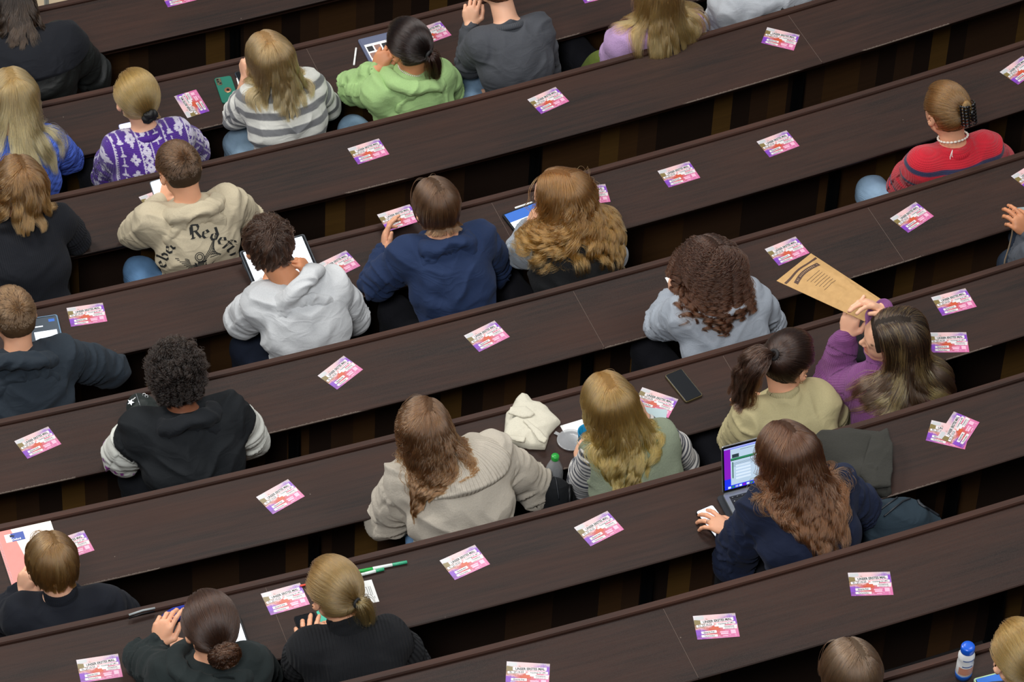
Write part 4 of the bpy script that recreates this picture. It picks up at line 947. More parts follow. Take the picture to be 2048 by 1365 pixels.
PEOPLE = [
 dict(id='stripe', k=1, head=(536, 116, .44), face=(8, 18, 0), SL=(503, 200), SR=(617, 170), EL=(474, 232), WL=(492, 160, .24), KL=(487, 128, .30), HL=dict(up=(-1, 0, .2), curl=(1.1, 1.2, 1.3, 1.3)), ER=(650, 212),
   label='person with long straight ash blonde hair in a grey and white striped top', skin='fair', seed=11,
   top=dict(name='striped_top', col='#ffffff', t=.016, h=.0038, fold=.009, sleeve=.55, armoff=.03, colf=stripes(.066, .46, '#77787a', '#d8d8d0', .012)),
   legs=dict(col='#8fa9be', KL=(478, 288)), hair=dict(style='long', root='#8a6238', tip='#c7a06a', len=.36, part=.0, n=7000, thick=.016, wave=.004, freq=64, locks=50, clump=.6)),
 dict(id='green', k=1, head=(817, 92, .44), face=(16, 20, -4), SL=(757, 188), SR=(880, 142), EL=(702, 176), WL=(752, 140, .30), KL=(770, 108, .36), HL=dict(up=(-.6, -.7, .3), curl=(.4, .6, .9, 1.0)), ER=(896, 185),
   label='person with a black ponytail in a pale green hoodie, one hand at the ear', skin='tan', seed=12,
   top=dict(name='hoodie', col='#98b87a', t=.018, hood=dict(b=1.15, l=1.7, w=1.25), fold=.011), legs=dict(col='#7d98ad', KL=(708, 262)),
   hair=dict(style='pony', root='#0b0a0b', tip='#2b170f', tie=(.015, -.112, -.035), tail=.15, n=5750, thick=.014, flare=.9, tiecol='#151515', rough=.2, clump=.4)),
 dict(id='purple', k=1, head=(273, 196, .43), face=(4, 15, 0), SL=(232, 300), SR=(356, 268), EL=(212, 350), ER=(392, 300), lap=1,
   label='person with a short blonde low ponytail in a purple and white patterned knitted sweater', skin='fair', seed=13,
   top=dict(name='knitted_sweater', col='#ffffff', ccol='#4f2a8c', t=.016, h=.0034, mat='knit', fold=.005, colf=fairisle), legs=dict(col='#15151a'),
   hair=dict(style='pony', root='#8f6a3a', tip='#c79a58', tie=(.012, -.108, -.055), tail=.10, n=5750, thick=.014, flare=1.3, grav=.10, lean=(.5, 0, 0), tiecol='#101012', tier=.015, clump=.4)),
 dict(id='beige', k=2, head=(357, 338, .43), face=(10, 30, 0), SL=(300, 445), SR=(462, 408), EL=(272, 470), WL=(322, 402, .10), KL=(335, 380, .14), ER=(495, 440), size=1.05,
   label='person with cropped brown hair in a beige hoodie printed with black gothic lettering', skin='light', seed=14,
   top=dict(name='hoodie', col='#b9ad93', t=.020, hood=dict(w=1.25, l=1.2, b=1.3, amp=.010), fold=.009), legs=dict(col='#5f83a8', KL=(280, 545)),
   hair=dict(style='short', root='#3b2b1c', tip='#5a4330', len=.030, n=8750, m=5, thick=.006, lift=.18, mess=.1, sides=.35, r=.0008, fringe=.7, locks=200, clump=.2, nape=-.45)),
 dict(id='blue', k=1, head=(25, 190, .44), face=(0, 18, 0), SL=(-50, 325), SR=(100, 285), ER=(135, 320),
   label='person with very long blonde hair in a bright blue cable knit sweater', skin='fair', seed=15,
   top=dict(name='cable_knit_sweater', col='#4a66c4', t=.02, mat='cable', fold=.006), legs=dict(col='#15151a'),
   hair=dict(style='long', root='#7d5c33', tip='#d8b878', len=.50, n=7750, thick=.018, wave=.004, freq=56, part=.0, locks=60, narrow=.085)),
 dict(id='coat', k=0, head=(20, -14, .44), face=(-5, 15, 0), SL=(-30, 125), SR=(128, 88), ER=(185, 148), 
   label='person with long dark hair in a black waxed coat with a wide collar', skin='fair', seed=16, wide=1.1,
   top=dict(name='coat', col='#1b1d1c', t=.035, mat='leather', rough=.5, sheen=.05, fold=.012, cape=dict(r=(.30, .21, .13), off=.022, drop=.02, col='#14161c', mat='plain')), legs=dict(col='#15151a'),
   hair=dict(style='long', root='#0f0c0c', tip='#33291f', len=.36, n=6500, thick=.014, wave=.005, freq=80, locks=40)),
 dict(id='ribbed', k=2, head=(40, 368, .44), face=(0, 15, 0), SL=(-50, 478), SR=(122, 440), ER=(150, 480), 
   label='person with tousled light brown bob in a black ribbed pullover at the left edge', skin='fair', seed=17, wide=1.05,
   top=dict(name='ribbed_pullover', col='#17191f', t=.016, mat='rib', fold=.004), legs=dict(col='#2b2723'),
   hair=dict(style='wavy', root='#5a3d22', tip='#8c6639', len=.32, level=1.0, n=7000, thick=.026, curl=.006, freq=60, locks=60, clump=.7, cs=.1)),
 dict(id='grey', k=1, head=(990, -35, .44), face=(15, 10, 0), SL=(958, 88), SR=(1078, 55), EL=(938, 128), WL=(940, 52, .20), KL=(942, 18, .27), HL=dict(up=(-.5, -.7, .3), curl=(.8, .9, 1.1, 1.2)), ER=(1092, 140), WR=(985, 186, -.13), KR=(955, 194, -.15), 
   label='person in a plain dark grey long-sleeved sweater, fist raised to the cheek', skin='fair', seed=18,
   top=dict(name='sweater', col='#46484d', t=.014, fold=.007), legs=dict(col='#7792ab', KL=(938, 180)),
   hair=dict(style='bun', root='#2b1c14', tip='#4a3222', tie=(.0, -.105, .03), n=4500, thick=.012)),
 dict(id='lilac', k=1, head=(1315, -18, .44), face=(-10, 10, 0), SL=(1240, 85), SR=(1378, 48), EL=(1228, 130), 
   label='person with long honey blonde hair spread over a fuzzy lilac sweater', skin='fair', seed=19,
   top=dict(name='fuzzy_sweater', col='#b393bd', t=.02, mat='fuzzy', sheen=.6, fold=.006), legs=dict(col='#15151a'),
   hair=dict(style='long', root='#7a5230', tip='#c79a5c', len=.44, n=8125, thick=.02, wave=.004, freq=48, narrow=.14, pull=2., locks=60)),
 dict(id='lightgrey', k=1, head=(1520, -95, .44), face=(0, 10, 0), SL=(1450, 15), SR=(1590, -22), ER=(1620, 15), EL=(1440, 60),
   label='person in a light grey sweatshirt with small black crosses at the top edge', skin='fair', seed=20,
   top=dict(name='sweatshirt', col='#a9adb2', t=.022, fold=.011), legs=dict(col='#3c4a63'),
   hair=dict(style='short', root='#2b1c14', tip='#4a3222', len=.04, n=3125, m=5)),
 dict(id='navy', k=3, head=(873, 412, .43), face=(6, 16, 0), SL=(808, 512), SR=(963, 478), EL=(752, 570), WL=(770, 505, .12), KL=(771, 470, .18), HL=dict(up=(-.9, .3, .2), curl=(.3, .4, .5, .6), thumb=(.2, .2)), ER=(990, 540),
   label='person with a straight brown chin-length bob in a navy blue hoodie holding a flyer', skin='light', seed=21, size=1.03,
   top=dict(name='hoodie', col='#202f4e', t=.02, hood=dict(w=1.1, l=.95, b=1.15, amp=.012), fold=.011), legs=dict(col='#15151a'),
   hair=dict(style='bob', root='#3f2c1e', tip='#6b4e34', len=.255, level=1.0, n=7000, thick=.018, part=.0, locks=70, narrow=.09, pull=2., wave=.002, grav=.22)),
 dict(id='wavy', k=3, head=(1120, 392, .43), face=(48, 14, 0), SL=(1075, 500), SR=(1195, 462), EL=(1040, 505), WL=(1058, 452, .16), KL=(1075, 432, .22), HL=dict(up=(-.6, -.2, .7), curl=(.5, .5, .6, .6)), ER=(1222, 510),
   label='person with very long wavy light brown hair, glasses and a black vest', skin='fair', seed=22,
   top=dict(name='vest', vest=1, col='#17181a', col2='#ffffff', colf2=stripes(.008, .5, '#7e8791', '#b3b9c0'), h2=.0038, t=.018, mat='fuzzy', fold=.009), legs=dict(col='#15151a'),
   hair=dict(style='wavy', root='#6b4526', tip='#a8733a', len=.47, n=9375, thick=.024, curl=.016, freq=75, locks=130, clump=.62, narrow=.11, pull=2.5, cs=.25)),
 dict(id='red', k=3, head=(1893, 222, .46), face=(6, 20, 0), SL=(1838, 335, .25), SR=(1978, 300, .25), EL=(1806, 375), ER=(2008, 345), lap=1,
   label='person with black hair claw clip in a red sweater with navy stripes', skin='light', seed=23,
   top=dict(name='striped_sweater', col='#ffffff', ccol='#b01a2a', t=.022, h=.0038, mat='knit', fold=.006, colf=redstripe), legs=dict(col='#8aa4bb', KL=(1745, 385)),
   hair=dict(style='bun', root='#5b3d20', tip='#8f6a3c', tie=(.02, -.105, .015), n=5750, thick=.012, rbun=.018, rtube=.012, oval=1.7, turns=.5)),
 dict(id='curly', k=4, head=(1420, 530, .43), face=(12, 18, 0), SL=(1362, 632), SR=(1505, 596), EL=(1320, 650), WL=(1348, 590, .14), KL=(1356, 562, .22), HL=FACEHAND, ER=(1535, 648),
   label='person with shoulder-length dark brown ringlets in a light grey hoodie', skin='fair', seed=24,
   top=dict(name='hoodie', col='#9aa1aa', t=.02, hood=dict(w=1.1, l=1.05, b=1.0), fold=.009), legs=dict(col='#15151a'),
   hair=dict(style='curly', fall=(-.22, 0, -1), root='#20130d', tip='#4c2f1c', len=.36, n=8125, m=56, thick=.020, curl=.016, freq=200, locks=110, clump=.85, narrow=.11, pull=2., cs=.05, phn=.2, fly=.04)),
 dict(id='white', k=3, head=(537, 492, .43), face=(-4, 22, 0), SL=(520, 608), SR=(668, 572), EL=(486, 640), WL=(530, 572, .09), KL=(545, 552, .12), ER=(705, 640), WR=(622, 552, .16), KR=(602, 526, .22), HR=dict(up=(.7, -.3, .5), curl=(1.2, 1.3, 1.3, 1.3)),
   label='person with tousled dark brown hair in a white hoodie leaning at a tall tablet', skin='tan', seed=25, size=1.04,
   top=dict(name='hoodie', col='#c3c5c6', t=.02, hood=dict(w=1.15, l=1.25, b=1.25, amp=.011), fold=.011), legs=dict(col='#1c2230'),
   hair=dict(style='short', root='#1f1713', tip='#3f2d22', len=.092, n=8750, m=12, thick=.024, lift=.5, mess=.4, sides=.7, wave=.003, freq=60, locks=80, clump=.85, hug=.6, grav=.14, fringe=.2)),
 dict(id='slate', k=3, head=(25, 632, .43), face=(8, 22, 0), SL=(-55, 755), SR=(128, 712), ER=(222, 742), size=1.05,
   label='person with short-cropped light brown hair in a slate blue hoodie at the left edge', skin='light', seed=26, wide=1.08,
   top=dict(name='hoodie', col='#262e36', t=.022, hood=dict(w=1.35, l=1.35, b=1.3, amp=.011), fold=.011), legs=dict(col='#15151a'),
   hair=dict(style='short', root='#4a3623', tip='#7a5d40', len=.024, n=8125, m=5, thick=.006, lift=.15, mess=.1, sides=.4, fringe=.6, locks=200, clump=.2, nape=-.5)),
 dict(id='varsity', k=4, head=(352, 752, .43), face=(-6, 22, 0), SL=(278, 868), SR=(462, 830), EL=(246, 912), ER=(495, 880), size=1.06,
   label='person with short curly black hair in a black varsity jacket with white sleeves', skin='brown', seed=27, wide=1.12,
   top=dict(name='varsity_jacket', col='#ffffff', sheen=0., t=.03, hood=dict(w=1.3, l=1.45, b=1.25, amp=.011, col='#15181c'), fold=.010, colf=varsity, armoff=-.03), legs=dict(col='#14161a'),
   hair=dict(style='afro', root='#0c0a09', tip='#1d1612', len=.065, n=8125, m=18, thick=.03, lift=.9, mess=.5, curl=.0075, freq=420, locks=260, clump=.6, hug=.25, cs=.02)),
 dict(id='cream', k=5, head=(848, 858, .42), face=(-18, 22, 3), SL=(805, 965), SR=(990, 912), ER=(1068, 975), WR=(985, 905, .09), KR=(940, 880, .09), HR=dict(up=(0, 0, 1)),
   label='person with long light brown hair in a thick cream wide-collared cardigan', skin='fair', seed=28, wide=1.1,
   top=dict(name='chunky_cardigan', col='#b8afa0', t=.03, mat='fuzzy', sheen=.6, fold=.012, cape=dict(r=(.235, .20, .105), off=.026, drop=.02, mat='widerib')), legs=dict(col='#6f93b8', KL=(850, 1078)),
   hair=dict(style='long', root='#4a3524', tip='#7a5636', len=.43, n=7500, thick=.016, wave=.008, curl=.006, freq=96, narrow=.030, pull=9., locks=50, clump=.75, side=.6)),
 dict(id='vest', k=5, head=(1215, 806, .43), face=(0, 14, 0), SL=(1185, 915), SR=(1328, 872), EL=(1165, 975), WL=(1163, 928, .06), KL=(1160, 898, .07), HL=dict(up=(-.8, -.5, .2), curl=(.5, .6, .6, .7)), ER=(1365, 925), WR=(1290, 840, .20), KR=(1278, 812, .27), HR=dict(up=(.8, -.2, .5), curl=(.9, 1., 1.1, 1.2)),
   label='person with wavy golden blonde hair in a sage green vest', skin='fair', seed=29,
   top=dict(name='vest', vest=1, col='#848d78', col2='#ffffff', colf2=stripes(.026, .5, '#20263a', '#d6d3cf'), h2=.0034, t=.014, mat='fuzzy', fold=.005), legs=dict(col='#15151a'),
   hair=dict(style='wavy', root='#6b4a26', tip='#cf9f52', len=.47, n=7500, thick=.014, curl=.008, freq=60, locks=90, clump=.7, narrow=.055, pull=6., cs=.3, part=.0, side=.6)),
 dict(id='khaki', k=5, head=(1578, 722, .42), face=(-62, 25, 0), SL=(1500, 838), SR=(1640, 800), EL=(1475, 880), ER=(1665, 850),
   label='person with a long dark brown ponytail in a pale khaki jacket, looking right', skin='light', seed=30,
   top=dict(name='jacket', col='#ada27a', t=.024, fold=.010, collar='turtle', turtle=.42), legs=dict(col='#15151a'),
   hair=dict(style='pony', root='#1c1310', tip='#3b281d', tie=(-.01, -.108, .030), tail=.33, m2=18, n=6500, thick=.012, flare=.55, tiecol='#151010', clump=.5, wave=.006, freq=56, rough=.22, locks=40)),
 dict(id='cardigan', k=5, head=(1785, 676, .47), face=(72, 2, -10), SL=(1735, 770, .24), SR=(1858, 768, .24), EL=(1662, 772), WL=(1692, 672, .33), KL=(1703, 632, .41), HL=dict(up=(-.7, -.5, -.1), curl=(.25, .3, .35, .4), thumb=(.1, .1)), WR=(1762, 618, .50), KR=(1735, 607, .55), HR=dict(up=(.2, .3, .9), curl=(.4, .4, .5, .6)), ER=(1772, 690, .35),
   label='person in a purple mohair cardigan holding up a brown paper bag', skin='fair', seed=31,
   top=dict(name='mohair_cardigan', col='#7a4679', t=.024, mat='knit', sheen=.7, fold=.008, puff=.008), legs=dict(col='#15151a'),
   hair=dict(style='long', root='#1b1412', tip='#4a3a2a', len=.44, n=7500, thick=.018, wave=.004, freq=48, part=.0, narrow=.10, pull=2., locks=50, under=dict(n=1600, root='#7a5a34', tip='#d9b270', len=.52, thick=.020, locks=24, clump=.8))),
 dict(id='laptop', k=6, head=(1572, 905, .43), face=(10, 22, 0), SL=(1515, 1015), SR=(1682, 972), EL=(1468, 1128), WL=(1462, 1065, .055), KL=(1425, 1042, .05), HL=dict(up=(0, -.1, 1), curl=(.25, .3, .35, .4), spread=.16), ER=(1742, 1040),
   label='person with long wavy auburn brown hair in a navy sweater typing at a laptop', skin='light', seed=32, wide=1.06,
   top=dict(name='sweater', col='#171f35', t=.022, fold=.012), legs=dict(col='#15151a'),
   hair=dict(style='wavy', root='#2e1e16', tip='#6e482c', len=.50, n=9000, thick=.018, curl=.007, freq=70, locks=130, clump=.55, narrow=.065, pull=6, cs=.2, side=.6)),
 dict(id='bob', k=5, head=(105, 1128, .42), face=(4, 26, 0), SL=(40, 1232), SR=(212, 1208), EL=(12, 1232), WL=(45, 1185, .15), KL=(55, 1155, .22), HL=FACEHAND, ER=(245, 1230),
   label='person with a short golden brown bob in a black sweater beside a pink notebook', skin='fair', seed=33,
   top=dict(name='sweater', col='#14171f', t=.018, collar='turtle', fold=.008), legs=dict(col='#15151a'),
   hair=dict(style='bob', root='#5e4426', tip='#9c7442', len=.235, level=1.0, n=7000, thick=.018, locks=60, clump=.6, narrow=.085, pull=2., wave=.004, grav=.22)),
 dict(id='bun', k=6, head=(420, 1252, .43), face=(4, 22, 0), SL=(335, 1355), SR=(500, 1325), EL=(290, 1320), WL=(316, 1290, .14), KL=(326, 1256, .19), HL=dict(up=(-.6, -.6, .3), curl=(.4, .7, .9, 1.0)), ER=(520, 1350),
   label='person with low brown bun in a dark green hoodie, bottom edge', skin='light', seed=34,
   top=dict(name='hoodie', col='#1f2626', t=.022, hood=dict(w=1.35, l=1.2, b=1.0), fold=.011), legs=dict(col='#15151a'),
   hair=dict(style='bun', root='#231814', tip='#4a3324', tie=(.0, -.112, -.060), n=6500, thick=.014, rbun=.026, rtube=.024, curl=.010, freq=150, turns=.6, r=.0008, tiecol='#2a1d16')),
 dict(id='pony', k=6, head=(668, 1182, .43), face=(14, 20, 0), SL=(612, 1300), SR=(785, 1275), EL=(600, 1330), WL=(612, 1310, .10), KL=(612, 1272, .13), HL=dict(up=(-.2, -.5, .8), curl=(.3, .4, .5, .6), spread=.15), ER=(825, 1330),
   label='person with a short ash blonde ponytail in a black ribbed turtleneck holding a phone', skin='light', seed=35,
   top=dict(name='ribbed_turtleneck', col='#16171a', t=.018, mat='widerib', collar='turtle', turtle=.6, fold=.005), legs=dict(col='#15151a'),
   hair=dict(style='pony', root='#6b5030', tip='#c79e60', tie=(.02, -.112, -.02), tail=.16, n=6500, thick=.014, flare=.95, tiecol='#1a1a1c', tier=.005, clump=.5)),
 dict(id='lower', k=8, head=(1705, 1348, .42), face=(0, 18, 0), SL=(1640, 1455), SR=(1785, 1420),
   label='person of whom only the crown of light brown hair shows at the bottom edge', skin='fair', seed=36,
   top=dict(name='sweater', col='#3a3a40', t=.018), legs=dict(col='#15151a'),
   hair=dict(style='long', root='#46362a', tip='#80664a', len=.3, n=6500, thick=.016, locks=50)),
 dict(id='corner', k=8, head=(2040, 1312, .42), face=(0, 18, 0), SL=(1975, 1420), SR=(2120, 1385),
   label='person with smooth golden blonde tied hair at the bottom right corner', skin='fair', seed=37,
   top=dict(name='sweater', col='#3a3a40', t=.018), legs=dict(col='#15151a'),
   hair=dict(style='pony', root='#8a6634', tip='#b58a4e', tie=(.01, -.11, -.05), tail=.12, n=6250, thick=.012, tiecol='#1a1a1c')),
 dict(id='edge', k=4, head=(2120, 400, .43), face=(0, 18, 0), SL=(2068, 520), SR=(2200, 480), EL=(2050, 520), WL=(2060, 468, .11), KL=(2038, 446, .15), HL=dict(up=(-.3, -.3, .9), curl=(.5, .6, .7, .8)),
   label='person at the right edge, only a hand with a grey device showing', skin='tan', seed=38,
   top=dict(name='sweater', col='#4a4e55', t=.018), legs=dict(col='#3f4a5a', KL=(2030, 530)),
   hair=dict(style='short', root='#2b1c14', tip='#4a3222', len=.04, n=3125, m=5)),
]
PI_ = {}
for s in PEOPLE:
    PI_[s['id']] = person(s)
# ---------------------------------------------------------------- things on the desks
from mathutils.bvhtree import BVHTree
def desk_root(name, k, tl, tr, label, cat, h=0.0, group=None):
    p, q = at(*tl, k, h), at(*tr, k, h); a = math.atan2(q[1]-p[1], q[0]-p[0])
    o = empty(name, (p+q)/2, a); tag(o, label, cat, group); return o
def C(n, x, y): return c(n, x, y)
M_GLASSB = plain('black_glass', '#0c0e12', .12, 0, .6); M_SCR = plain('lit_screen', '#dfe8f5', .25, emit=.75); M_SCRB = plain('blue_screen', '#2f5fae', .25, emit=.35)
M_WHITEP = plain('white_plastic', '#e8e8e6', .35); M_PAPER = plain('paper_white', '#e9e9e6', .8); M_INK = plain('ink', '#26262a', .7); M_GREY = plain('grey_metal', '#8f9296', .35, .8)
def strokes(b, lines, w, z, m, ox=0, oy=0, s=1.):
    for ln in lines:
        for (x0, y0), (x1, y1) in zip(ln[:-1], ln[1:]):
            d = math.hypot(x1-x0, y1-y0) or 1; nx, ny = -(y1-y0)/d*w/2, (x1-x0)/d*w/2
            X0, Y0, X1, Y1 = ox+x0*s, oy+y0*s, ox+x1*s, oy+y1*s; b.add([(X0-nx, Y0-ny, z), (X1-nx, Y1-ny, z), (X1+nx, Y1+ny, z), (X0+nx, Y0+ny, z)], [(0, 1, 2, 3)], m)
def q_(b, x0, x1, y0, y1, z, m): b.add([(x0, y0, z), (x1, y0, z), (x1, y1, z), (x0, y1, z)], [(0, 1, 2, 3)], m)
# green phone with ring holder
r = desk_root('phone', 1, C(1, 1255, 465), C(1, 1345, 450), 'dark green phone lying face down, gold ring holder on its back', 'phone')
g = plain('green_case', '#1d6b58', .3); gold = plain('rose_gold', '#c98f6e', .25, .9)
b = MB(); b.rbox(.076, .160, .009, .012, 5, 0, TR(0, -.080, .0002)); b.obj('case', [g], r)
b = MB(); b.rbox(.022, .044, .0015, .006, 4, 0, TR(-.022, -.028, .0090)); b.obj('camera_island', [plain('camera_gold', '#6d6650', .3, .5)], r)
for i, (x, y) in enumerate(((-.026, -.016), (-.026, -.029), (-.018, -.040))):
    b = MB(); b.rev([(.0048, 0), (.0048, .0012), (.0036, .0014)], 14, 0, TR(x, y, .0104)); b.obj('camera_lens', [M_GLASSB], r)
b = MB(); b.rev([(.016, 0), (.016, .0025), (.0125, .003)], 28, 0, TR(.004, -.088, .0092)); o = b.obj('ring_holder', [gold], r)
b = MB(); b.rev([(.0065, .003), (.0065, .0042), (.004, .0045)], 18, 0, TR(.004, -.088, .0092)); b.obj('pivot', [M_GLASSB], o)
def phone(k, tl, tr, label, w=.074, l=.150, front=M_GLASSB, body=M_BLACK, h=0.0, tilt=0., name='phone'):
    r = desk_root(name, k, tl, tr, label, 'phone', h); r.rotation_euler[0] = tilt
    b = MB(); b.rbox(w, l, .0085, .010, 5, 0, TR(0, -l/2, .0002)); b.obj('case', [body], r)
    b = MB(); b.rbox(w-.006, l-.006, .0006, .007, 4, 0, TR(0, -l/2, .0088)); b.obj('screen', [front], r); return r
phone(1, C(1, 1380, 430), C(1, 1450, 412), 'dark blue grey phone beside the green one, half under a hand', body=plain('slate_case', '#39424c', .4), l=.13)
phone(5, (1331, 753), (1360, 741), 'black phone with gold rim, lying right of the green vest', w=.078, l=.158, body=plain('clear_gold_rim', '#5b5136', .3, .5))
phone(6, (1391, 1027), (1424, 1013), 'phone with pale lit screen under the ringed hand beside the laptop', front=M_SCR)
phone(1, (241, 250), (263, 245), 'phone with white screen held by the purple sweater sitter', front=M_SCR, h=.06, tilt=.3, body=plain('lilac_case', '#7a78a8', .4))
phone(2, (306, 362), (322, 357), 'phone held upright in front of the beige hoodie sitter', front=M_SCR, h=.16, tilt=.7, body=plain('silver_case', '#8f979e', .3, .5))
phone(6, (587, 1236), (628, 1226), 'black phone in the hand of the ponytailed turtleneck sitter', h=.10, tilt=.15, w=.078, l=.155)
def pen(k, p, q, label, r_=.005, cols=('#e8e8e4',), h=0., cat='pen', name='pen'):
    P, Q = at(*p, k, h), at(*q, k, h); L = _len(Q-P); a = math.atan2(Q[1]-P[1], Q[0]-P[0]); o = empty(name, P, a); tag(o, label, cat)
    n = len(cols); parts = ['barrel', 'cap', 'tip'] if n == 3 else ['barrel', 'cap']
    for i, cl in enumerate(cols):
        x0, x1 = L*i/n, L*(i+1)/n
        if n == 3: x0, x1 = L*(0, .30, .70)[i], L*(.30, .70, 1)[i]
        b = MB(); b.rev([(r_*.8, 0), (r_, .001), (r_, x1-x0-.001), (r_*.8, x1-x0)], 12, 0, TR(x0, 0, r_, 0, math.pi/2)); b.obj(('cap', 'barrel', 'plug')[i % 3] if n > 1 else 'barrel', [plain('pen'+cl, cl, .35)], o, True)
    return o
pen(6, (716, 1146), (814, 1127), 'long white and green highlighter lying along the top rail', .0062, ('#22a845', '#e4ebe6', '#3aa57c'), name='highlighter', cat='highlighter')
pen(6, (713, 1155), (768, 1141), 'shorter green highlighter just below the long one', .0062, ('#e4ebe6', '#e4ebe6', '#2f9d6e'), name='highlighter', cat='highlighter')
pen(6, (600, 1174), (640, 1166), 'orange pen tip showing right of a flyer beside the blonde ponytail', .004, ('#d8452a', '#d8452a'))
pen(1, C(1, 1386, 462), C(1, 1398, 505), 'white stylus by the dark phone under the striped sleeve', .0042, ('#ecece8', '#ecece8'), name='stylus', cat='stylus')
pen(1, C(2, 112, 285), C(2, 99, 385), 'white stylus along the left edge of the slate blue tablet case', .0045, ('#ecece8', '#ecece8'), name='stylus', cat='stylus')
pen(3, C(2, 1040, 1222), C(2, 1145, 1187), 'white stylus above the tablet of the glasses wearer', .0045, ('#ecece8', '#ecece8'), name='stylus', cat='stylus')
# tablets
def tablet(k, tl, tr, w, l, label, case, drawscreen, h=0., tilt=0., th=.011, name='tablet', bezm=M_GLASSB):
    r = desk_root(name, k, tl, tr, label, 'tablet', h); r.rotation_euler[0] = tilt
    b = MB(); b.rbox(w, l, th, .010, 5, 0, TR(0, -l/2, .0002)); b.obj('case', [case], r)
    b = MB(); mats = [bezm]; b.rbox(w-.012, l-.012, .0008, .006, 4, 0, TR(0, -l/2, th+.0002)); z = th+.0013
    mats += drawscreen(b, w, l, z); b.obj('screen', mats, r); return r
def scr_photos(b, w, l, z):
    q_(b, -w*.42, w*.42, -l*.94, -l*.18, z, 1)
    rng = random.Random(4)
    for i in range(4):
        for j in range(4): q_(b, -w*.40+w*.2*i+.002, -w*.40+w*.2*i+w*.17, -l*.24-l*.17*j-l*.13, -l*.24-l*.17*j, z+.0002, rng.choice([2, 3, 4]))
    return [M_PAPER, M_INK, plain('photo_red', '#8c6a60', .5), plain('photo_grey', '#8b9095', .5)]
tablet(1, C(2, 125, 240), C(2, 330, 190), .175, .250, 'tablet in slate blue case showing small photographs, before the green hoodie', plain('slate_blue_case', '#5a617a', .5), scr_photos, bezm=plain('slate_blue_case', '#5a617a', .5))
def scr_blue(b, w, l, z):
    q_(b, -w*.46, w*.46, -l*.30, -l*.04, z, 1); q_(b, -w*.46, w*.46, -l*.96, -l*.30, z, 2); strokes(b, [[(-w*.4, -l*.4-l*.1*i), (w*.3, -l*.4-l*.1*i)] for i in range(5)], .002, z+.0002, 3); return [M_SCRB, M_SCR, M_INK]
tablet(3, C(2, 995, 1252), C(2, 1190, 1178), .215, .200, 'tablet with blue title bar under the propped hand of the glasses wearer', M_BLACK, scr_blue)
def scr_white(b, w, l, z):
    q_(b, -w*.45, w*.45, -l*.955, -l*.045, z, 1); strokes(b, [[(-w*.45, -l*.22), (w*.45, -l*.22)], [(-w*.45, -l*.62), (w*.45, -l*.62)], [(w*.28, -l*.09), (w*.30, -l*.09)], [(w*.34, -l*.09), (w*.36, -l*.09)]], .0016, z+.0002, 2); return [M_SCR, M_GREY]
tb = tablet(3, (474, 507), (611, 469), .285, .222, 'large tablet with bright white page, tilted on a stand before the white hoodie', plain('dark_case', '#2b333b', .4), scr_white, h=.062, tilt=.26)
b = MB(); b.box(-.13, .13, -.12, -.02, -.052, -.003, 0); b.obj('stand', [plain('stand_grey', '#5c6468', .6)], tb)
def scr_dark(b, w, l, z):
    q_(b, -w*.45, w*.45, -l*.95, -l*.05, z, 1); q_(b, -w*.30, w*.38, -l*.78, -l*.45, z+.0002, 2); strokes(b, [[(-w*.3, -l*.3), (w*.0, -l*.3)]], .006, z+.0002, 2); q_(b, w*.2, w*.38, -l*.2, -l*.12, z+.0002, 3)
    return [plain('dark_screen', '#3c4650', .25, emit=.15), M_SCR, M_SCRB]
tablet(3, C(4, 130, 592), C(4, 345, 560), .135, .185, 'tablet in grey blue case before the cropped-haired sitter at the left', plain('greyblue_case', '#5f7f9a', .5), scr_dark)
tablet(6, (395, 1250), (480, 1232), .150, .200, 'dark tablet with pale screen mostly hidden by the low-bun head', M_BLACK, scr_white)
tablet(8, (1946, 1362), (2060, 1333), .21, .16, 'tablet in a pale green case at the bottom right corner', plain('palegreen_case', '#a9c9a0', .5), scr_blue)
# notebook
r = desk_root('notebook', 5, (-16, 1071), (107, 1044), 'pink and cream spiral notebook with blue label at the lower left edge', 'notebook')
w, l = .212, .300; pk = plain('salmon_cover', '#e88f86', .6); cr = plain('cream_cover', '#ece4da', .6); bl = plain('label_blue', '#3c55a5', .5)
b = MB(); b.box(-w/2, w/2, -l, 0, .0002, .009, 1); b.add([(-w/2, 0, .0093), (-w*.5, -l, .0093), (-w*.02, -l, .0093), (-w*.22, 0, .0093)], [(0, 1, 2, 3)], 0)
b.obj('cover', [pk, cr], r)
b = MB(); q_(b, -w*.36, -w*.02, -l*.20, -l*.07, .0095, 0); q_(b, -w*.25, -w*.02, -l*.20, -l*.07, .0097, 1)
V, F = text_mesh('My', .014, (1, 1), 'CENTER', 0, 0, .0008); b.add([(p[0]-w*.23, p[1]-l*.125, .0100) for p in V], F, 2)
V, F = text_mesh('Oxford', .012, (.9, 1), 'CENTER', 0, 0, .0005); b.add([(p[0]-w*.17, p[1]-l*.185, .0100) for p in V], F, 0)
b.obj('label', [M_PAPER, bl, M_INK], r)
b = MB()
for i in range(42): y = -l*.02-i*l*.96/41; b.tube([(-w/2+.006+.006*math.cos(a), y, .005+.006*math.sin(a)) for a in np.linspace(0, 6.28, 9)], .0007, 5, 0)
b.obj('spiral', [plain('white_wire', '#d8dde4', .4)], r)
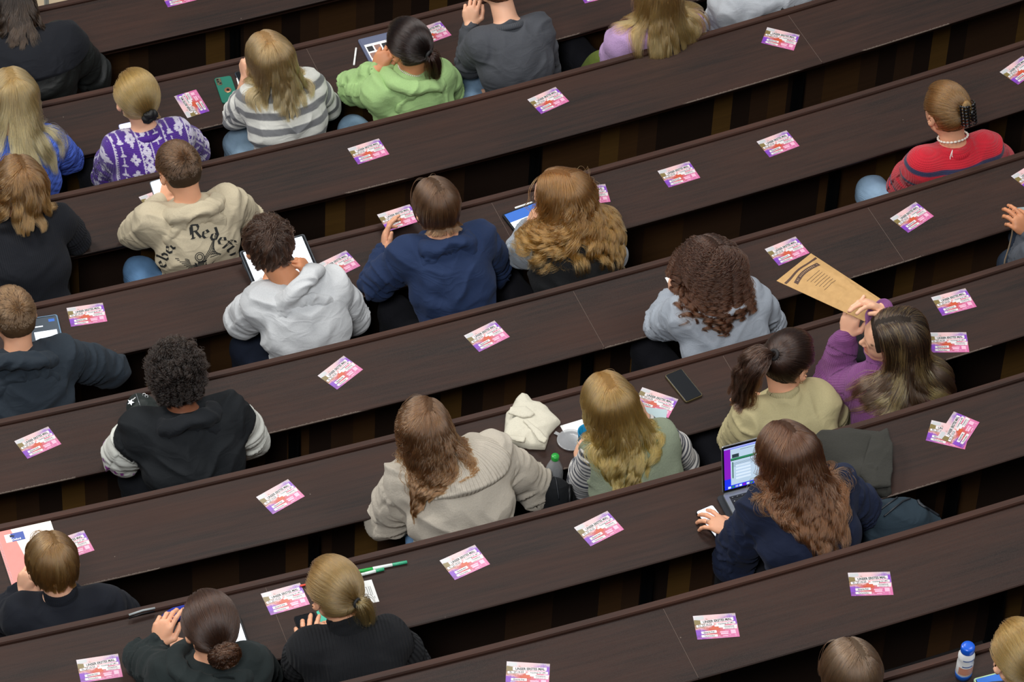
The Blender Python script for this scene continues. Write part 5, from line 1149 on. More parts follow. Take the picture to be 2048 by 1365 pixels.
# sheets
def sheet(k, tl, tr, w, l, label, mat=M_PAPER, h=0., marks=None, name='paper_sheet', tilt=0):
    r = desk_root(name, k, tl, tr, label, 'paper', h); b = MB(); b.box(-w/2, w/2, -l, 0, .0002, .0009, 0)
    if marks: strokes(b, marks, .0014, .0012, 1)
    b.obj('page', [mat, M_INK], r); r.rotation_euler[0] = tilt; return r
sheet(6, (699, 1169), (744, 1160), .080, .105, 'small white card with black strokes right of the blonde ponytail', marks=[[(-.005, -.03), (-.005, -.065)], [(.006, -.03), (.012, -.03), (.012, -.062)], [(.020, -.028), (.020, -.07)], [(.026, -.028), (.026, -.07)], [(-.02, -.075), (.012, -.075)], [(.03, -.076), (.03, -.086)]])
sheet(5, C(5, 1300, 1207), C(5, 1490, 1150), .130, .105, 'white sheet under the clear lid left of the green vest')
sheet(5, C(5, 1760, 1090), C(5, 1938, 1112), .108, .055, 'pale blue sheet lying over the flyer beside the green vest', plain('paleblue_paper', '#a9bcc0', .7), h=.0012)
sheet(4, (1330, 556), (1362, 548), .07, .12, 'white sheet just showing left of the curly head')
sheet(6, (636, 1222), (660, 1216), .06, .085, 'turquoise card half hidden by the blonde ponytail', plain('turquoise', '#35b89a', .5), h=.002, name='card')
sheet(3, C(5, 1120, 45), C(5, 1200, 25), .05, .07, 'white page under the chin of the glasses wearer', h=.012)
# clear lid, cup
p = at(*C(5, 1368, 1293), 5, .003); r = empty('bowl_lid', p); tag(r, 'clear round plastic lid lying beside the blue cup', 'lid')
t = NT('clear_plastic'); t.P(Base_Color=(.93, .95, .97, 1), Roughness=.08, Transmission_Weight=.75, IOR=1.25, Specular_IOR_Level=.6); M_CLEAR = t.m
b = MB(); b.rev([(.028, .001), (.046, .0015), (.050, .004), (.054, .004), (.054, .006), (.049, .0065), (.045, .004), (.028, .0035)], 40, 0); b.obj('dish', [M_CLEAR], r, True)
b = MB(); b.box(-.072, -.052, -.007, .007, .003, .005, 0, TR(rz=-.5)); b.obj('tab', [M_CLEAR], r)
p = at(1174, 896, 5, 0.); r = empty('cup', p); tag(r, 'translucent bright blue cup held left of the green vest', 'cup')
t = NT('blue_plastic'); t.P(Base_Color=(.02, .32, .62, 1), Roughness=.15, Transmission_Weight=.45, IOR=1.3); MBL = t.m
b = MB(); b.rev([(.028, 0), (.031, .001), (.037, .085), (.040, .088), (.040, .093), (.037, .093), (.034, .086), (.028, .004)], 36, 0); b.obj('cup_body', [MBL], r, True)
b = MB(); 
for i in range(12): a = 2*math.pi*i/12; b.tube([(.0315*math.cos(a), .0315*math.sin(a), .005), (.037*math.cos(a+.2), .037*math.sin(a+.2), .082)], .0016, 6, 0)
b.obj('ribs', [MBL], r, True)
# bottle with green cap
p = at(1108, 950, 5, -.02); p[2] = ZD[5]-.20; r = empty('water_bottle', p); tag(r, 'clear plastic bottle with bright green cap in the black backpack', 'bottle')
b = MB(); b.rev([(.024, 0), (.033, .004), (.034, .03), (.0325, .05), (.034, .07), (.034, .20), (.030, .225), (.017, .258), (.0125, .268), (.0125, .280), (.011, .280), (.011, .268), (.028, .222), (.032, .2), (.032, .01), (.02, .006)], 36, 0); b.obj('bottle_body', [M_CLEAR], r, True)
b = MB(); b.rev([(.0148, .270), (.0152, .272), (.0152, .286), (.013, .290)], 28, 0); b.obj('cap', [plain('green_cap', '#27a03c', .35)], r, True)
b = MB(); b.rev([(.0312, .012), (.0312, .12)], 28, 0); b.obj('water', [M_CLEAR], r, True)
# white drink bottle with blue cap
p = at(1926, 1352, 8, 0.); r = empty('drink_bottle', p, .2); tag(r, 'white drink bottle with blue cap and blue base at the bottom right', 'bottle')
b = MB(); b.rev([(.026, .022), (.028, .026), (.028, .075), (.0255, .088), (.028, .100), (.028, .112), (.022, .128), (.018, .134)], 32, 0); b.obj('bottle_body', [M_WHITEP], r, True)
b = MB(); b.rev([(.024, 0), (.027, .002), (.0285, .022), (.0282, .024)], 32, 0); b.obj('base', [plain('bottle_blue', '#1d5fc0', .35)], r, True)
b = MB(); b.rev([(.0225, .130), (.0235, .133), (.0235, .152), (.021, .157), (.008, .158)], 28, 0); b.obj('cap', [plain('cap_blue', '#0f56c9', .3)], r, True)
b = MB(); V = []
for zz in (.034, .068):
    V += [(.0286*math.cos(a), .0286*math.sin(a), zz) for a in np.linspace(-2.6, -.4, 12)]
b.add(V, [(i, i+1, 12+i+1, 12+i) for i in range(11)], 0); V = []
for zz in (.074, .079): V += [(.0286*math.cos(a), .0286*math.sin(a), zz) for a in np.linspace(-2.2, -.9, 12)]
b.add(V, [(i, i+1, 12+i+1, 12+i) for i in range(11)], 1)
V = []
for zz in (.104, .109): V += [(.0286*math.cos(a), .0286*math.sin(a), zz) for a in np.linspace(-2.2, -.7, 12)]
b.add(V, [(i, i+1, 12+i+1, 12+i) for i in range(11)], 1)
b.obj('label', [plain('peach_label', '#c98a70', .5), plain('label_navy', '#3c5a96', .5)], r)
# ---- soft heaps: jackets and bags, built as rounded solids with folds
class Poly2:
    """solid over a polygon on the plane z0, with a domed, folded top"""
    def __init__(s, pts, z0, hh, rnd=.012, folds=.006, fs=16., seed=0, top=None, ang=0.): s.p = np.asarray(pts, float)[:, :2]; s.z0, s.h, s.r, s.fo, s.fs, s.seed, s.top, s.a = z0, hh, rnd, folds, fs, seed, top, ang
    def d2(s, P):
        q = P[:, :2]; n = len(s.p); d = np.full(len(q), 1e9); ins = np.zeros(len(q), bool)
        for i in range(n):
            a, b_ = s.p[i], s.p[(i+1) % n]; e = b_-a; w = q-a; t = np.clip(w@e/(e@e), 0, 1); d = np.minimum(d, _len(w-t[:, None]*e))
            c1 = (a[1] > q[:, 1]) != (b_[1] > q[:, 1]); xx = a[0]+(q[:, 1]-a[1])/(e[1]+1e-12)*e[0]; ins ^= c1 & (q[:, 0] < xx)
        return np.where(ins, -d, d)
    def __call__(s, P):
        d = s.d2(P)+(vnoise(P*22, s.seed+2)-.5)*.008; ca, sa = math.cos(s.a), math.sin(s.a); x = P[:, 0]*ca+P[:, 1]*sa; y = -P[:, 0]*sa+P[:, 1]*ca
        wv = vnoise(P*8, s.seed)*1.6; f = ridge(np.stack([x*s.fs+wv, y*s.fs*.3+wv, 0*x], 1), s.seed)*s.fo+ridge(np.stack([x*s.fs*.6+wv*1.5, y*s.fs+wv, 0*x], 1), s.seed+5)*s.fo*.5
        dome = s.h*(1-np.exp(np.minimum(d, 0)/.035)*.65)+f; tz = s.z0+dome+(s.top(P) if s.top else 0); return smax(smax(d, (P[:, 2]-tz)*.75, s.r), s.z0-P[:, 2], .003)
    def bounds(s): lo = s.p.min(0)-.02; hi = s.p.max(0)+.02; return np.array([lo[0], lo[1], s.z0-.01]), np.array([hi[0], hi[1], s.z0+s.h*1.3+s.fo*2+.12])
def attrs_plain(V, o): return {'Col': ('FLOAT_COLOR', np.ones((len(V), 4))), 'bc': ('FLOAT_VECTOR', V-o)}
def heap(name, k, px, hh, mat, label, cat, h=0., parent=None, org=None, **kw):
    P = [at(x, y, k, h+kw.get('ph', 0)) for x, y in px]; kw.pop('ph', None); f = Poly2(P, ZD[k]+h+.001, hh, **kw); V, Fc = surface(f, .0045); o = org if org is not None else np.array([np.mean(P, 0)[0], np.mean(P, 0)[1], ZD[k]+h])
    ob = mesh_obj(name, V-o, Fc, mat, parent, None, True, None if parent else o, attrs_plain(V, o))
    if label: tag(ob, label, cat)
    return ob, f, o
cm = cloth_mat('cream_canvas', '#c9c4b2', 'plain', sheen=.1)
jk, jf, jo = heap('folded_jacket', 5, [(1042, 784), (1056, 788), (1066, 800), (1082, 802), (1120, 842), (1098, 868), (1090, 894), (1060, 894), (1002, 884), (1010, 852), (1012, 822), (1022, 812)], .045, cm, 'folded cream canvas jacket lying right of the cream cardigan sitter', 'jacket', seed=3, folds=.006, fs=20, ang=.5, ph=.02)
def patch(px, h, hh, seed, nm): return heap(nm, 5, px, hh, cm, None, None, h=h, parent=jk, org=jo, seed=seed, folds=.004, fs=26, rnd=.006)
patch([(1020, 815), (1052, 812), (1072, 830), (1062, 838), (1046, 838), (1014, 830)], .045, .016, 8, 'hood_flap')
patch([(1044, 842), (1056, 838), (1096, 880), (1090, 890), (1076, 884)], .045, .012, 9, 'sleeve')
patch([(1018, 872), (1052, 877), (1048, 888), (1012, 880)], .040, .008, 10, 'pocket_flap')
def slope_jacket(P):   # lies over rail and desk
    return 0*P[:, 0]
heap('folded_coat', 6, [(1617, 880), (1642, 860), (1700, 850), (1768, 858), (1782, 880), (1778, 930), (1785, 978), (1774, 986), (1730, 990), (1688, 958), (1650, 935), (1628, 905)], .05, cloth_mat('charcoal_felt', '#35342f', 'fuzzy'), 'charcoal coat heaped on the desk right of the laptop user', 'coat', seed=21, folds=.018, fs=10, ang=-.35, ph=.03)
_cf = cloth_mat('charcoal_felt', '#35342f', 'fuzzy'); co_ = [o for o in COL.objects if o.name == 'folded_coat'][0]; heap('coat_fold', 6, [(1742, 882), (1772, 868), (1784, 900), (1786, 950), (1780, 982), (1738, 988), (1718, 962), (1730, 915)], .012, _cf, None, None, h=.045, parent=co_, org=np.array(co_.location), seed=31, folds=.010, fs=14, ang=-.4, rnd=.006, ph=-.02)
heap('hand_pouch', 6, [(322, 1232), (345, 1218), (375, 1210), (392, 1228), (350, 1244), (330, 1244)], .050, cloth_mat('royal_blue_cloth', '#1b2d8c', 'plain'), 'royal blue pouch above the hands of the low-bun sitter', 'pouch', seed=5, folds=.003, ph=.01)
heap('black_bag', 5, [(1690, 690), (1712, 668), (1752, 672), (1760, 712), (1736, 728), (1700, 722)], .05, cloth_mat('black_cloth', '#121316', 'plain'), 'black bag on the desk before the purple cardigan sitter', 'bag', seed=6, ph=.02)
# olive jacket on the bench
P_ = at(1203, 108, 1, -.02)
def bag_on_bench(name, px, k, label, cat, mat, r, tilt=0., yaw=0., hgt=None, seed=1, fold=.006, top=.0, rk=.22):
    p = at(px[0], px[1], k, top); f, rr_ = rowdir(p); sh = Shape(); zb = ZD[k]-.75+.45
    M = np.stack([rr_, f, np.array([0, 0, 1.])], 1)@rotmat((0, 0, 1), yaw)@rotmat((0, 1, 0), tilt); hh = (p[2]-zb); cc = np.array([p[0], p[1], zb+hh/2])
    sh.el(cc-np.array([0, 0, hh*.12]), M, (r[0], r[1], hh*.60), .04); sh.el(cc+M[:, 0]*r[0]*.3-np.array([0, 0, hh*.28]), M, (r[0]*.8, r[1]*1.05, hh*.34), .04); sh.el(cc+M[:, 2]*hh*.22-M[:, 0]*.02, M, (r[0]*.7, r[1]*.8, hh*.34), .04)
    sh.plane(np.array([0, 0, zb+.001]), (0, 0, -1), .005)
    V, Fc = surface(sh, .006); q = (V-cc)@M; wv = vnoise(q*7, seed)*1.5
    d = ridge(np.stack([q[:, 0]*7+wv, q[:, 1]*7, q[:, 2]*13+q[:, 0]*8+wv], 1), seed)-.3; low = V[:, 2] < zb+.02; d = np.where(low, 0, d); V = V+grad(sh, V, .004)*(np.clip(d, -1, 1)*fold*1.6)[:, None]
    o = np.array([p[0], p[1], zb]); ob = mesh_obj(name, V-o, Fc, mat, None, None, True, o, attrs_plain(V, o)); tag(ob, label, cat); return ob, V, Fc, o, M, cc
bag_on_bench('olive_jacket', (1188, 118), 1, 'olive green jacket on the bench left of the lilac sweater', 'jacket', cloth_mat('olive_cloth', '#5d6a2c', 'plain', sheen=.1), (.075, .085), tilt=.4, seed=4, top=.03)
bb, V_, F_, o_, M_, cc_ = bag_on_bench('backpack', (1812, 1022), 6, 'dark teal blue backpack on the bench beside the laptop user', 'backpack', cloth_mat('teal_canvas', '#222f38', 'plain', sheen=.05), (.175, .115), tilt=-.12, yaw=-.2, seed=9, fold=.013, top=.07)
kb, V2_, F2_, o2_, M2_, cc2_ = bag_on_bench('backpack', (1120, 972), 5, 'black backpack holding the green-capped bottle', 'backpack', cloth_mat('black_nylon', '#141619', 'plain', sheen=.05), (.080, .085), seed=12, fold=.008, top=.03)
sb, V3_, F3_, o3_, M3_, cc3_ = None, None, None, None, None, None
# sling bag on the desk of the varsity jacket
sp = at(285, 822, 4, .045); sh = Shape(); f_, rr_ = rowdir(sp); Mb = np.stack([rr_, f_, np.array([0, 0, 1.])], 1)
sh.el(sp, Mb, (.062, .085, .042), .02); sh.el(sp+rr_*.01-f_*.04, Mb, (.06, .06, .036), .03); sh.plane(np.array([0, 0, ZD[4]+.0008]), (0, 0, -1), .004)
V, Fc = surface(sh, .004); V = V+grad(sh, V, .003)*((ridge((V-sp)*30, 3)-.3)*.003*(V[:, 2] > ZD[4]+.01))[:, None]
so = np.array([sp[0], sp[1], ZD[4]]); sl_bag = mesh_obj('sling_bag', V-so, Fc, cloth_mat('bottle_green_nylon', '#1b211f', 'leather', rough=.5), None, None, True, so, attrs_plain(V, so)); tag(sl_bag, 'small dark bag with eyelets and star charm left of the curly-haired varsity jacket', 'bag')
def on_bvh(V, Fc): return BVHTree.FromPolygons([tuple(v) for v in V], [tuple(int(i) for i in f) for f in Fc])
def hit(bvh, o, d):
    r = bvh.ray_cast(Vector(o), Vector(d)); return None if r[0] is None else (np.array(r[0]), np.array(r[1]))
bv = on_bvh(V, Fc)
def cam_hit(bvh, px, py): return hit(bvh, CAMP, nrm(ray(px, py)))
silver = plain('silver', '#c9cbcc', .2, .95)
def surf_line(bvh, pxs, r_, name, mat, parent, org, lift=.0015):
    pts = []
    for x, y in pxs:
        h_ = cam_hit(bvh, x, y)
        if h_: pts.append(h_[0]+h_[1]*lift-org)
    if len(pts) > 1: return MB().tube(pts, r_, 6, 0).obj(name, [mat], parent, True)
def pxline(*p, n=14):
    out = []
    for (a, b_), (c_, d) in zip(p[:-1], p[1:]): out += [(a+(c_-a)*t, b_+(d-b_)*t) for t in np.linspace(0, 1, n)]
    return out
surf_line(bv, pxline((272, 788), (280, 812), (285, 828)), .0022, 'zipper', silver, sl_bag, so)
for x, y in ((288, 791), (293, 794), (276, 786)):
    h_ = cam_hit(bv, x, y)
    if h_: MB().tube([h_[0]-so+h_[1]*.002+.006*(math.cos(a)*np.array([1, 0, 0])+math.sin(a)*np.array([0, .8, .4])) for a in np.linspace(0, 6.28, 12)], .0016, 6, 0).obj('eyelet', [silver], sl_bag, True)
h_ = cam_hit(bv, 268, 806); hp0 = (h_[0] if h_ else at(264, 806, 4, .04))-so
b = MB(); st = []
for i in range(10): a = math.pi*i/5; rr2 = .014 if i % 2 == 0 else .006; st.append((rr2*math.cos(a), rr2*math.sin(a)))
Tm = Matrix.Translation(tuple(hp0+np.array([-.012, -.004, .006]))) @ Matrix.Rotation(.6, 4, 'X')
b.add([tuple(Tm @ Vector((x, y, z))) for z in (0, .004) for x, y in st], [tuple(range(10))[::-1], tuple(range(10, 20))]+[(i, (i+1) % 10, 10+(i+1) % 10, 10+i) for i in range(10)]); b.tube([hp0+np.array([-.006, .006, .008]), hp0+np.array([.004, .02, .008])], .0022, 6, 0); b.obj('star_charm', [silver], sl_bag)
# backpack details
bv = on_bvh(V_, F_)
dk = plain('zip_dark', '#10151c', .5)
surf_line(bv, pxline((1762, 1020), (1800, 992), (1816, 990)), .004, 'zipper', dk, bb, o_); surf_line(bv, pxline((1768, 1034), (1805, 1004), (1820, 998)), .004, 'zipper', dk, bb, o_)
surf_line(bv, pxline((1826, 984), (1840, 1010), (1880, 1035), (1892, 1048)), .006, 'strap', dk, bb, o_)
b = MB()
for i, (x, hh) in enumerate(((1806, 6), (1812, 9.5), (1818, 13))):
    quad = [(x, 1081), (x+4.4, 1081), (x+4.4-hh*.45, 1081-hh), (x-hh*.45, 1081-hh)]; pts = []
    for px, py in quad:
        h_ = cam_hit(bv, px-2, py); 
        if h_: pts.append(h_[0]+h_[1]*.002-o_)
    if len(pts) == 4: b.add(pts, [(0, 1, 2, 3)], 0)
if b.v: b.obj('logo', [plain('logo_grey', '#aab2b6', .5)], bb)
bv = on_bvh(V2_, F2_); surf_line(bv, pxline((1100, 945), (1112, 960), (1118, 1000)), .003, 'zipper', dk, kb, o2_); surf_line(bv, pxline((1135, 935), (1140, 970), (1138, 1010)), .009, 'strap', M_BLACK, kb, o2_)
# cable on the rail
pt = [at(258, 1231, 6, .020), at(285, 1222, 6, .022), at(310, 1217, 6, .020)]; o = empty('cable', pt[0]); tag(o, 'thin grey white cable lying along the rail left of the blue pouch', 'cable')
MB().tube([p-pt[0] for p in pt], .004, 8, 0).obj('lead', [plain('cable_grey', '#9aa0a0', .5)], o, True); MB().tube([p-pt[0]+np.array([.0, -.012, -.003]) for p in pt], .003, 8, 0).obj('lead', [M_BLACK], o, True)
# ---- laptop
r = desk_root('laptop', 6, (1444, 996), (1566, 964), 'silver laptop open on a web page left of the auburn-haired sitter', 'laptop')
alu = plain('aluminium', '#8d9092', .35, .7); W2, L2 = .304, .215; p, q = at(1444, 996, 6), at(1566, 964, 6); r.location = tuple(p+nrm(q-p)*W2/2)
b = MB(); b.rbox(W2, L2, .012, .012, 5, 0, TR(0, -L2/2, .0102)); base = b.obj('base', [alu], r)
b = MB(); q_(b, -.135, .135, -.115, -.022, .0225, 0); b.obj('keyboard_well', [plain('well', '#1b1b1d', .5)], base)
b = MB()
for j in range(6):
    n = (14, 14, 14, 13, 12, 9)[j]
    for i in range(n):
        x = -.134+.268*(i+.5)/n; wd = .268/n*.86; y = -.026-j*.0155; hh_ = .007 if j == 0 else .0135
        if j == 5 and i == 4: wd *= 1.1
        b.box(x-wd/2, x+wd/2, y-hh_, y, .0226, .0240, 0); q_(b, x-.0018, x+.0018, y-hh_*.6, y-hh_*.35, .02405, 1)
b.obj('keys', [plain('key_black', '#0f1012', .5), plain('key_print', '#b8b8b8', .6)], base)
b = MB(); b.rbox(.125, .078, .0004, .006, 4, 0, TR(0, -.162, .0222)); b.obj('trackpad', [plain('trackpad', '#9b9ea0', .3, .6)], base)
T = TR(0, -.002, .022, math.radians(90+20-90+0)) ; T = Matrix.Translation((0, -.002, .0215)) @ Matrix.Rotation(math.radians(-14), 4, 'X')
b = MB(); T2 = T @ Matrix.Rotation(math.radians(90), 4, 'X'); b.rbox(W2, .210, .005, .010, 5, 0, T2 @ TR(0, .105, -.005)); lid = b.obj('lid', [alu], r)
b = MB(); 
def sq(x0, x1, y0, y1, z, m): b.add([tuple(T2 @ Vector((x, y, z))) for x, y in ((x0, y0), (x1, y0), (x1, y1), (x0, y1))], [(0, 1, 2, 3)], m)
sq(-W2/2+.003, W2/2-.003, .004, .206, .0004, 0); sq(-.143, .143, .014, .198, .0007, 1); sq(-.143, -.118, .060, .192, .0009, 7); sq(-.143, .143, .192, .198, .0009, 8)
sq(-.118, .143, .030, .190, .0010, 2); sq(-.118, .143, .142, .149, .0012, 3); sq(-.118, -.02, .138, .142, .0013, 4); sq(-.112, -.085, .150, .166, .0012, 5); sq(.02, .045, .158, .176, .0012, 5)
for i in range(5): sq(-.098, -.04, .052+i*.014, .060+i*.014, .0012, 6)
for i in range(5): sq(-.112, .06-.02*(i % 2), .126-i*.004, .1272-i*.004, .0012, 9)
sq(-.112, -.108, .060, .132, .0012, 4); sq(-.08, .08, .180, .182, .0012, 9)
for i in range(18): sq(-.130+i*.0145, -.119+i*.0145, .017, .026, .0013, (6, 3, 8, 6, 7)[i % 5])
E_ = lambda n, h, e: plain(n, h, .2, emit=e)
b.obj('screen', [M_GLASSB, E_('desk_blue', '#1c2ed0', .7), E_('page_grey', '#a9bfd2', .62), E_('page_green', '#2f7d5a', .55), E_('page_dkgreen', '#175c38', .4), E_('page_dark', '#33464f', .25), E_('page_light', '#c3d3e2', .65), E_('desk_purple', '#7a1bb0', .6), E_('menu', '#9aa4d8', .6), E_('textline', '#6d8090', .4)], lid)
rs = desk_root('laptop_sleeve', 6, (1436, 1000), (1560, 966), 'dark laptop sleeve with green zip pull under the laptop', 'sleeve'); rs.location = r.location; rs.rotation_euler = r.rotation_euler
b = MB(); b.rbox(.335, .245, .0095, .014, 5, 0, TR(-.006, -.118, .0003)); b.obj('sleeve_body', [plain('sleeve_felt', '#23252b', .85)], rs)
b = MB(); b.rbox(.008, .024, .004, .003, 4, 0, TR(-.178, -.205, .0004)); b.obj('zip_pull', [plain('lime', '#7fae4a', .4)], rs)
# ---- paper bag
def P3(px, py, h): return at(px, py, 5, h)
A_, B_, C_, D_ = P3(1622, 507, .40), P3(1553, 562, .40), P3(1729, 643, .44), P3(1764, 600, .47)
class Bag:
    pass
n1, n2 = 44, 24; top = []; rng = np.random.RandomState(3)
nor = nrm(np.cross(C_-B_, A_-B_)); nor = nor if nor[2] > 0 else -nor
for i in range(n1+1):
    u = i/n1
    for j in range(n2+1):
        v = j/n2; p = (A_*(1-v)+B_*v)*(1-u)+(D_*(1-v)+C_*v)*u; top.append(p)
top = np.array(top); U_ = np.repeat(np.linspace(0, 1, n1+1), n2+1); V_v = np.tile(np.linspace(0, 1, n2+1), n1+1)
edge = np.minimum(1, np.minimum(np.minimum(U_, 1-U_)*8, np.minimum(V_v, 1-V_v)*5)); cr_ = (ridge(np.stack([U_*6+vnoise(top*12, 2), V_v*3.5, 0*U_], 1), 4)-.3)*.006*np.clip((U_-.25)*3, .2, 1)+(vnoise(top*60, 3)-.5)*.0016
Tt = top+nor*((.011*edge+cr_*edge)[:, None]); Bt = top-nor*(.009*edge)[:, None]-nor*.001
VV = np.concatenate([Tt, Bt]); N_ = len(top); FF = []
for i in range(n1):
    for j in range(n2):
        a = i*(n2+1)+j; FF.append((a, a+1, a+n2+2, a+n2+1)); FF.append((N_+a, N_+a+n2+1, N_+a+n2+2, N_+a+1))
per = [j for j in range(n2)]+[i*(n2+1)+n2 for i in range(n1)]+[n1*(n2+1)+j for j in range(n2, 0, -1)]+[i*(n2+1) for i in range(n1, 0, -1)]
for a, b__ in zip(per, per[1:]+per[:1]): FF.append((a, b__, N_+b__, N_+a))
t = NT('kraft_paper'); co = t.n('ShaderNodeTexCoord'); n = t.n('ShaderNodeTexNoise', {'Vector': co.outputs['Object'], 'Scale': 45.0, 'Detail': 6.0}); t.P(Base_Color=t.mix(n.outputs[0], lin('#a5804e'), lin('#c29a63')), Roughness=.75); t.bump(n.outputs[0], .25, .002); kraft = t.m
# orient faces outward
bo = (A_+C_)/2; pb = mesh_obj('paper_bag', VV-bo, [f[::-1] for f in FF] if np.cross(VV[FF[0][1]]-VV[FF[0][0]], VV[FF[0][2]]-VV[FF[0][0]])@nor < 0 else FF, kraft, None, None, False, bo)
tag(pb, 'brown paper bag with dark printed band held up by the purple cardigan sitter', 'paper bag')
bvb = on_bvh(VV, FF)
def uv(u, v):
    p = (A_*(1-v)+B_*v)*(1-u)+(D_*(1-v)+C_*v)*u; h_ = hit(bvb, p+nor*.08, -nor); return (h_[0] if h_ else p)+nor*.0009-bo
b = MB()
def band(us, v0, v1, wdt, m, n=14):
    V = []
    for i in range(n+1):
        v = v0+(v1-v0)*i/n; u = us(v); V += [uv(u-wdt/2, v), uv(u+wdt/2, v)]
    b.add(V, [(2*i, 2*i+1, 2*i+3, 2*i+2) for i in range(n)], m)
band(lambda v: .085+.012*math.sin(v*9), .03, .98, .026, 0); band(lambda v: .165+.018*math.sin(v*7+1), .16, .88, .048, 0, 18)
for i in range(16): band(lambda v: .165+.018*math.sin(v*7+1), .20+i*.04, .215+i*.04, .018, 1, 1)
for i in range(7): band(lambda v: .25+i*.035, .30, .72-.03*(i % 3), .004, 0, 8)
b.obj('print', [plain('print_brown', '#4b3226', .7), plain('print_pale', '#a98a66', .7)], pb)
# ---- device with strap at the right edge
p = at(2043, 430, 4, .12); r = empty('camera_pouch', p, .2); tag(r, 'grey device with beige cord held at the right edge', 'device')
b = MB(); b.rbox(.075, .045, .022, .008, 4, 0, TR(.01, 0, 0)); b.obj('device_body', [plain('device_grey', '#8a9696', .4)], r)
M4 = Matrix.Rotation(-.2, 4, 'Z'); pts = [np.array(M4 @ Vector(tuple(at(x, y, 4, h)-p))) for x, y, h in ((2032, 436, .12), (2026, 452, .08), (2024, 470, .03), (2018, 495, -.03), (2010, 520, -.08), (2007, 542, -.12))]
MB().tube(pts, .0035, 8, 0).obj('cord', [plain('cord_beige', '#8a7760', .8)], r, True)

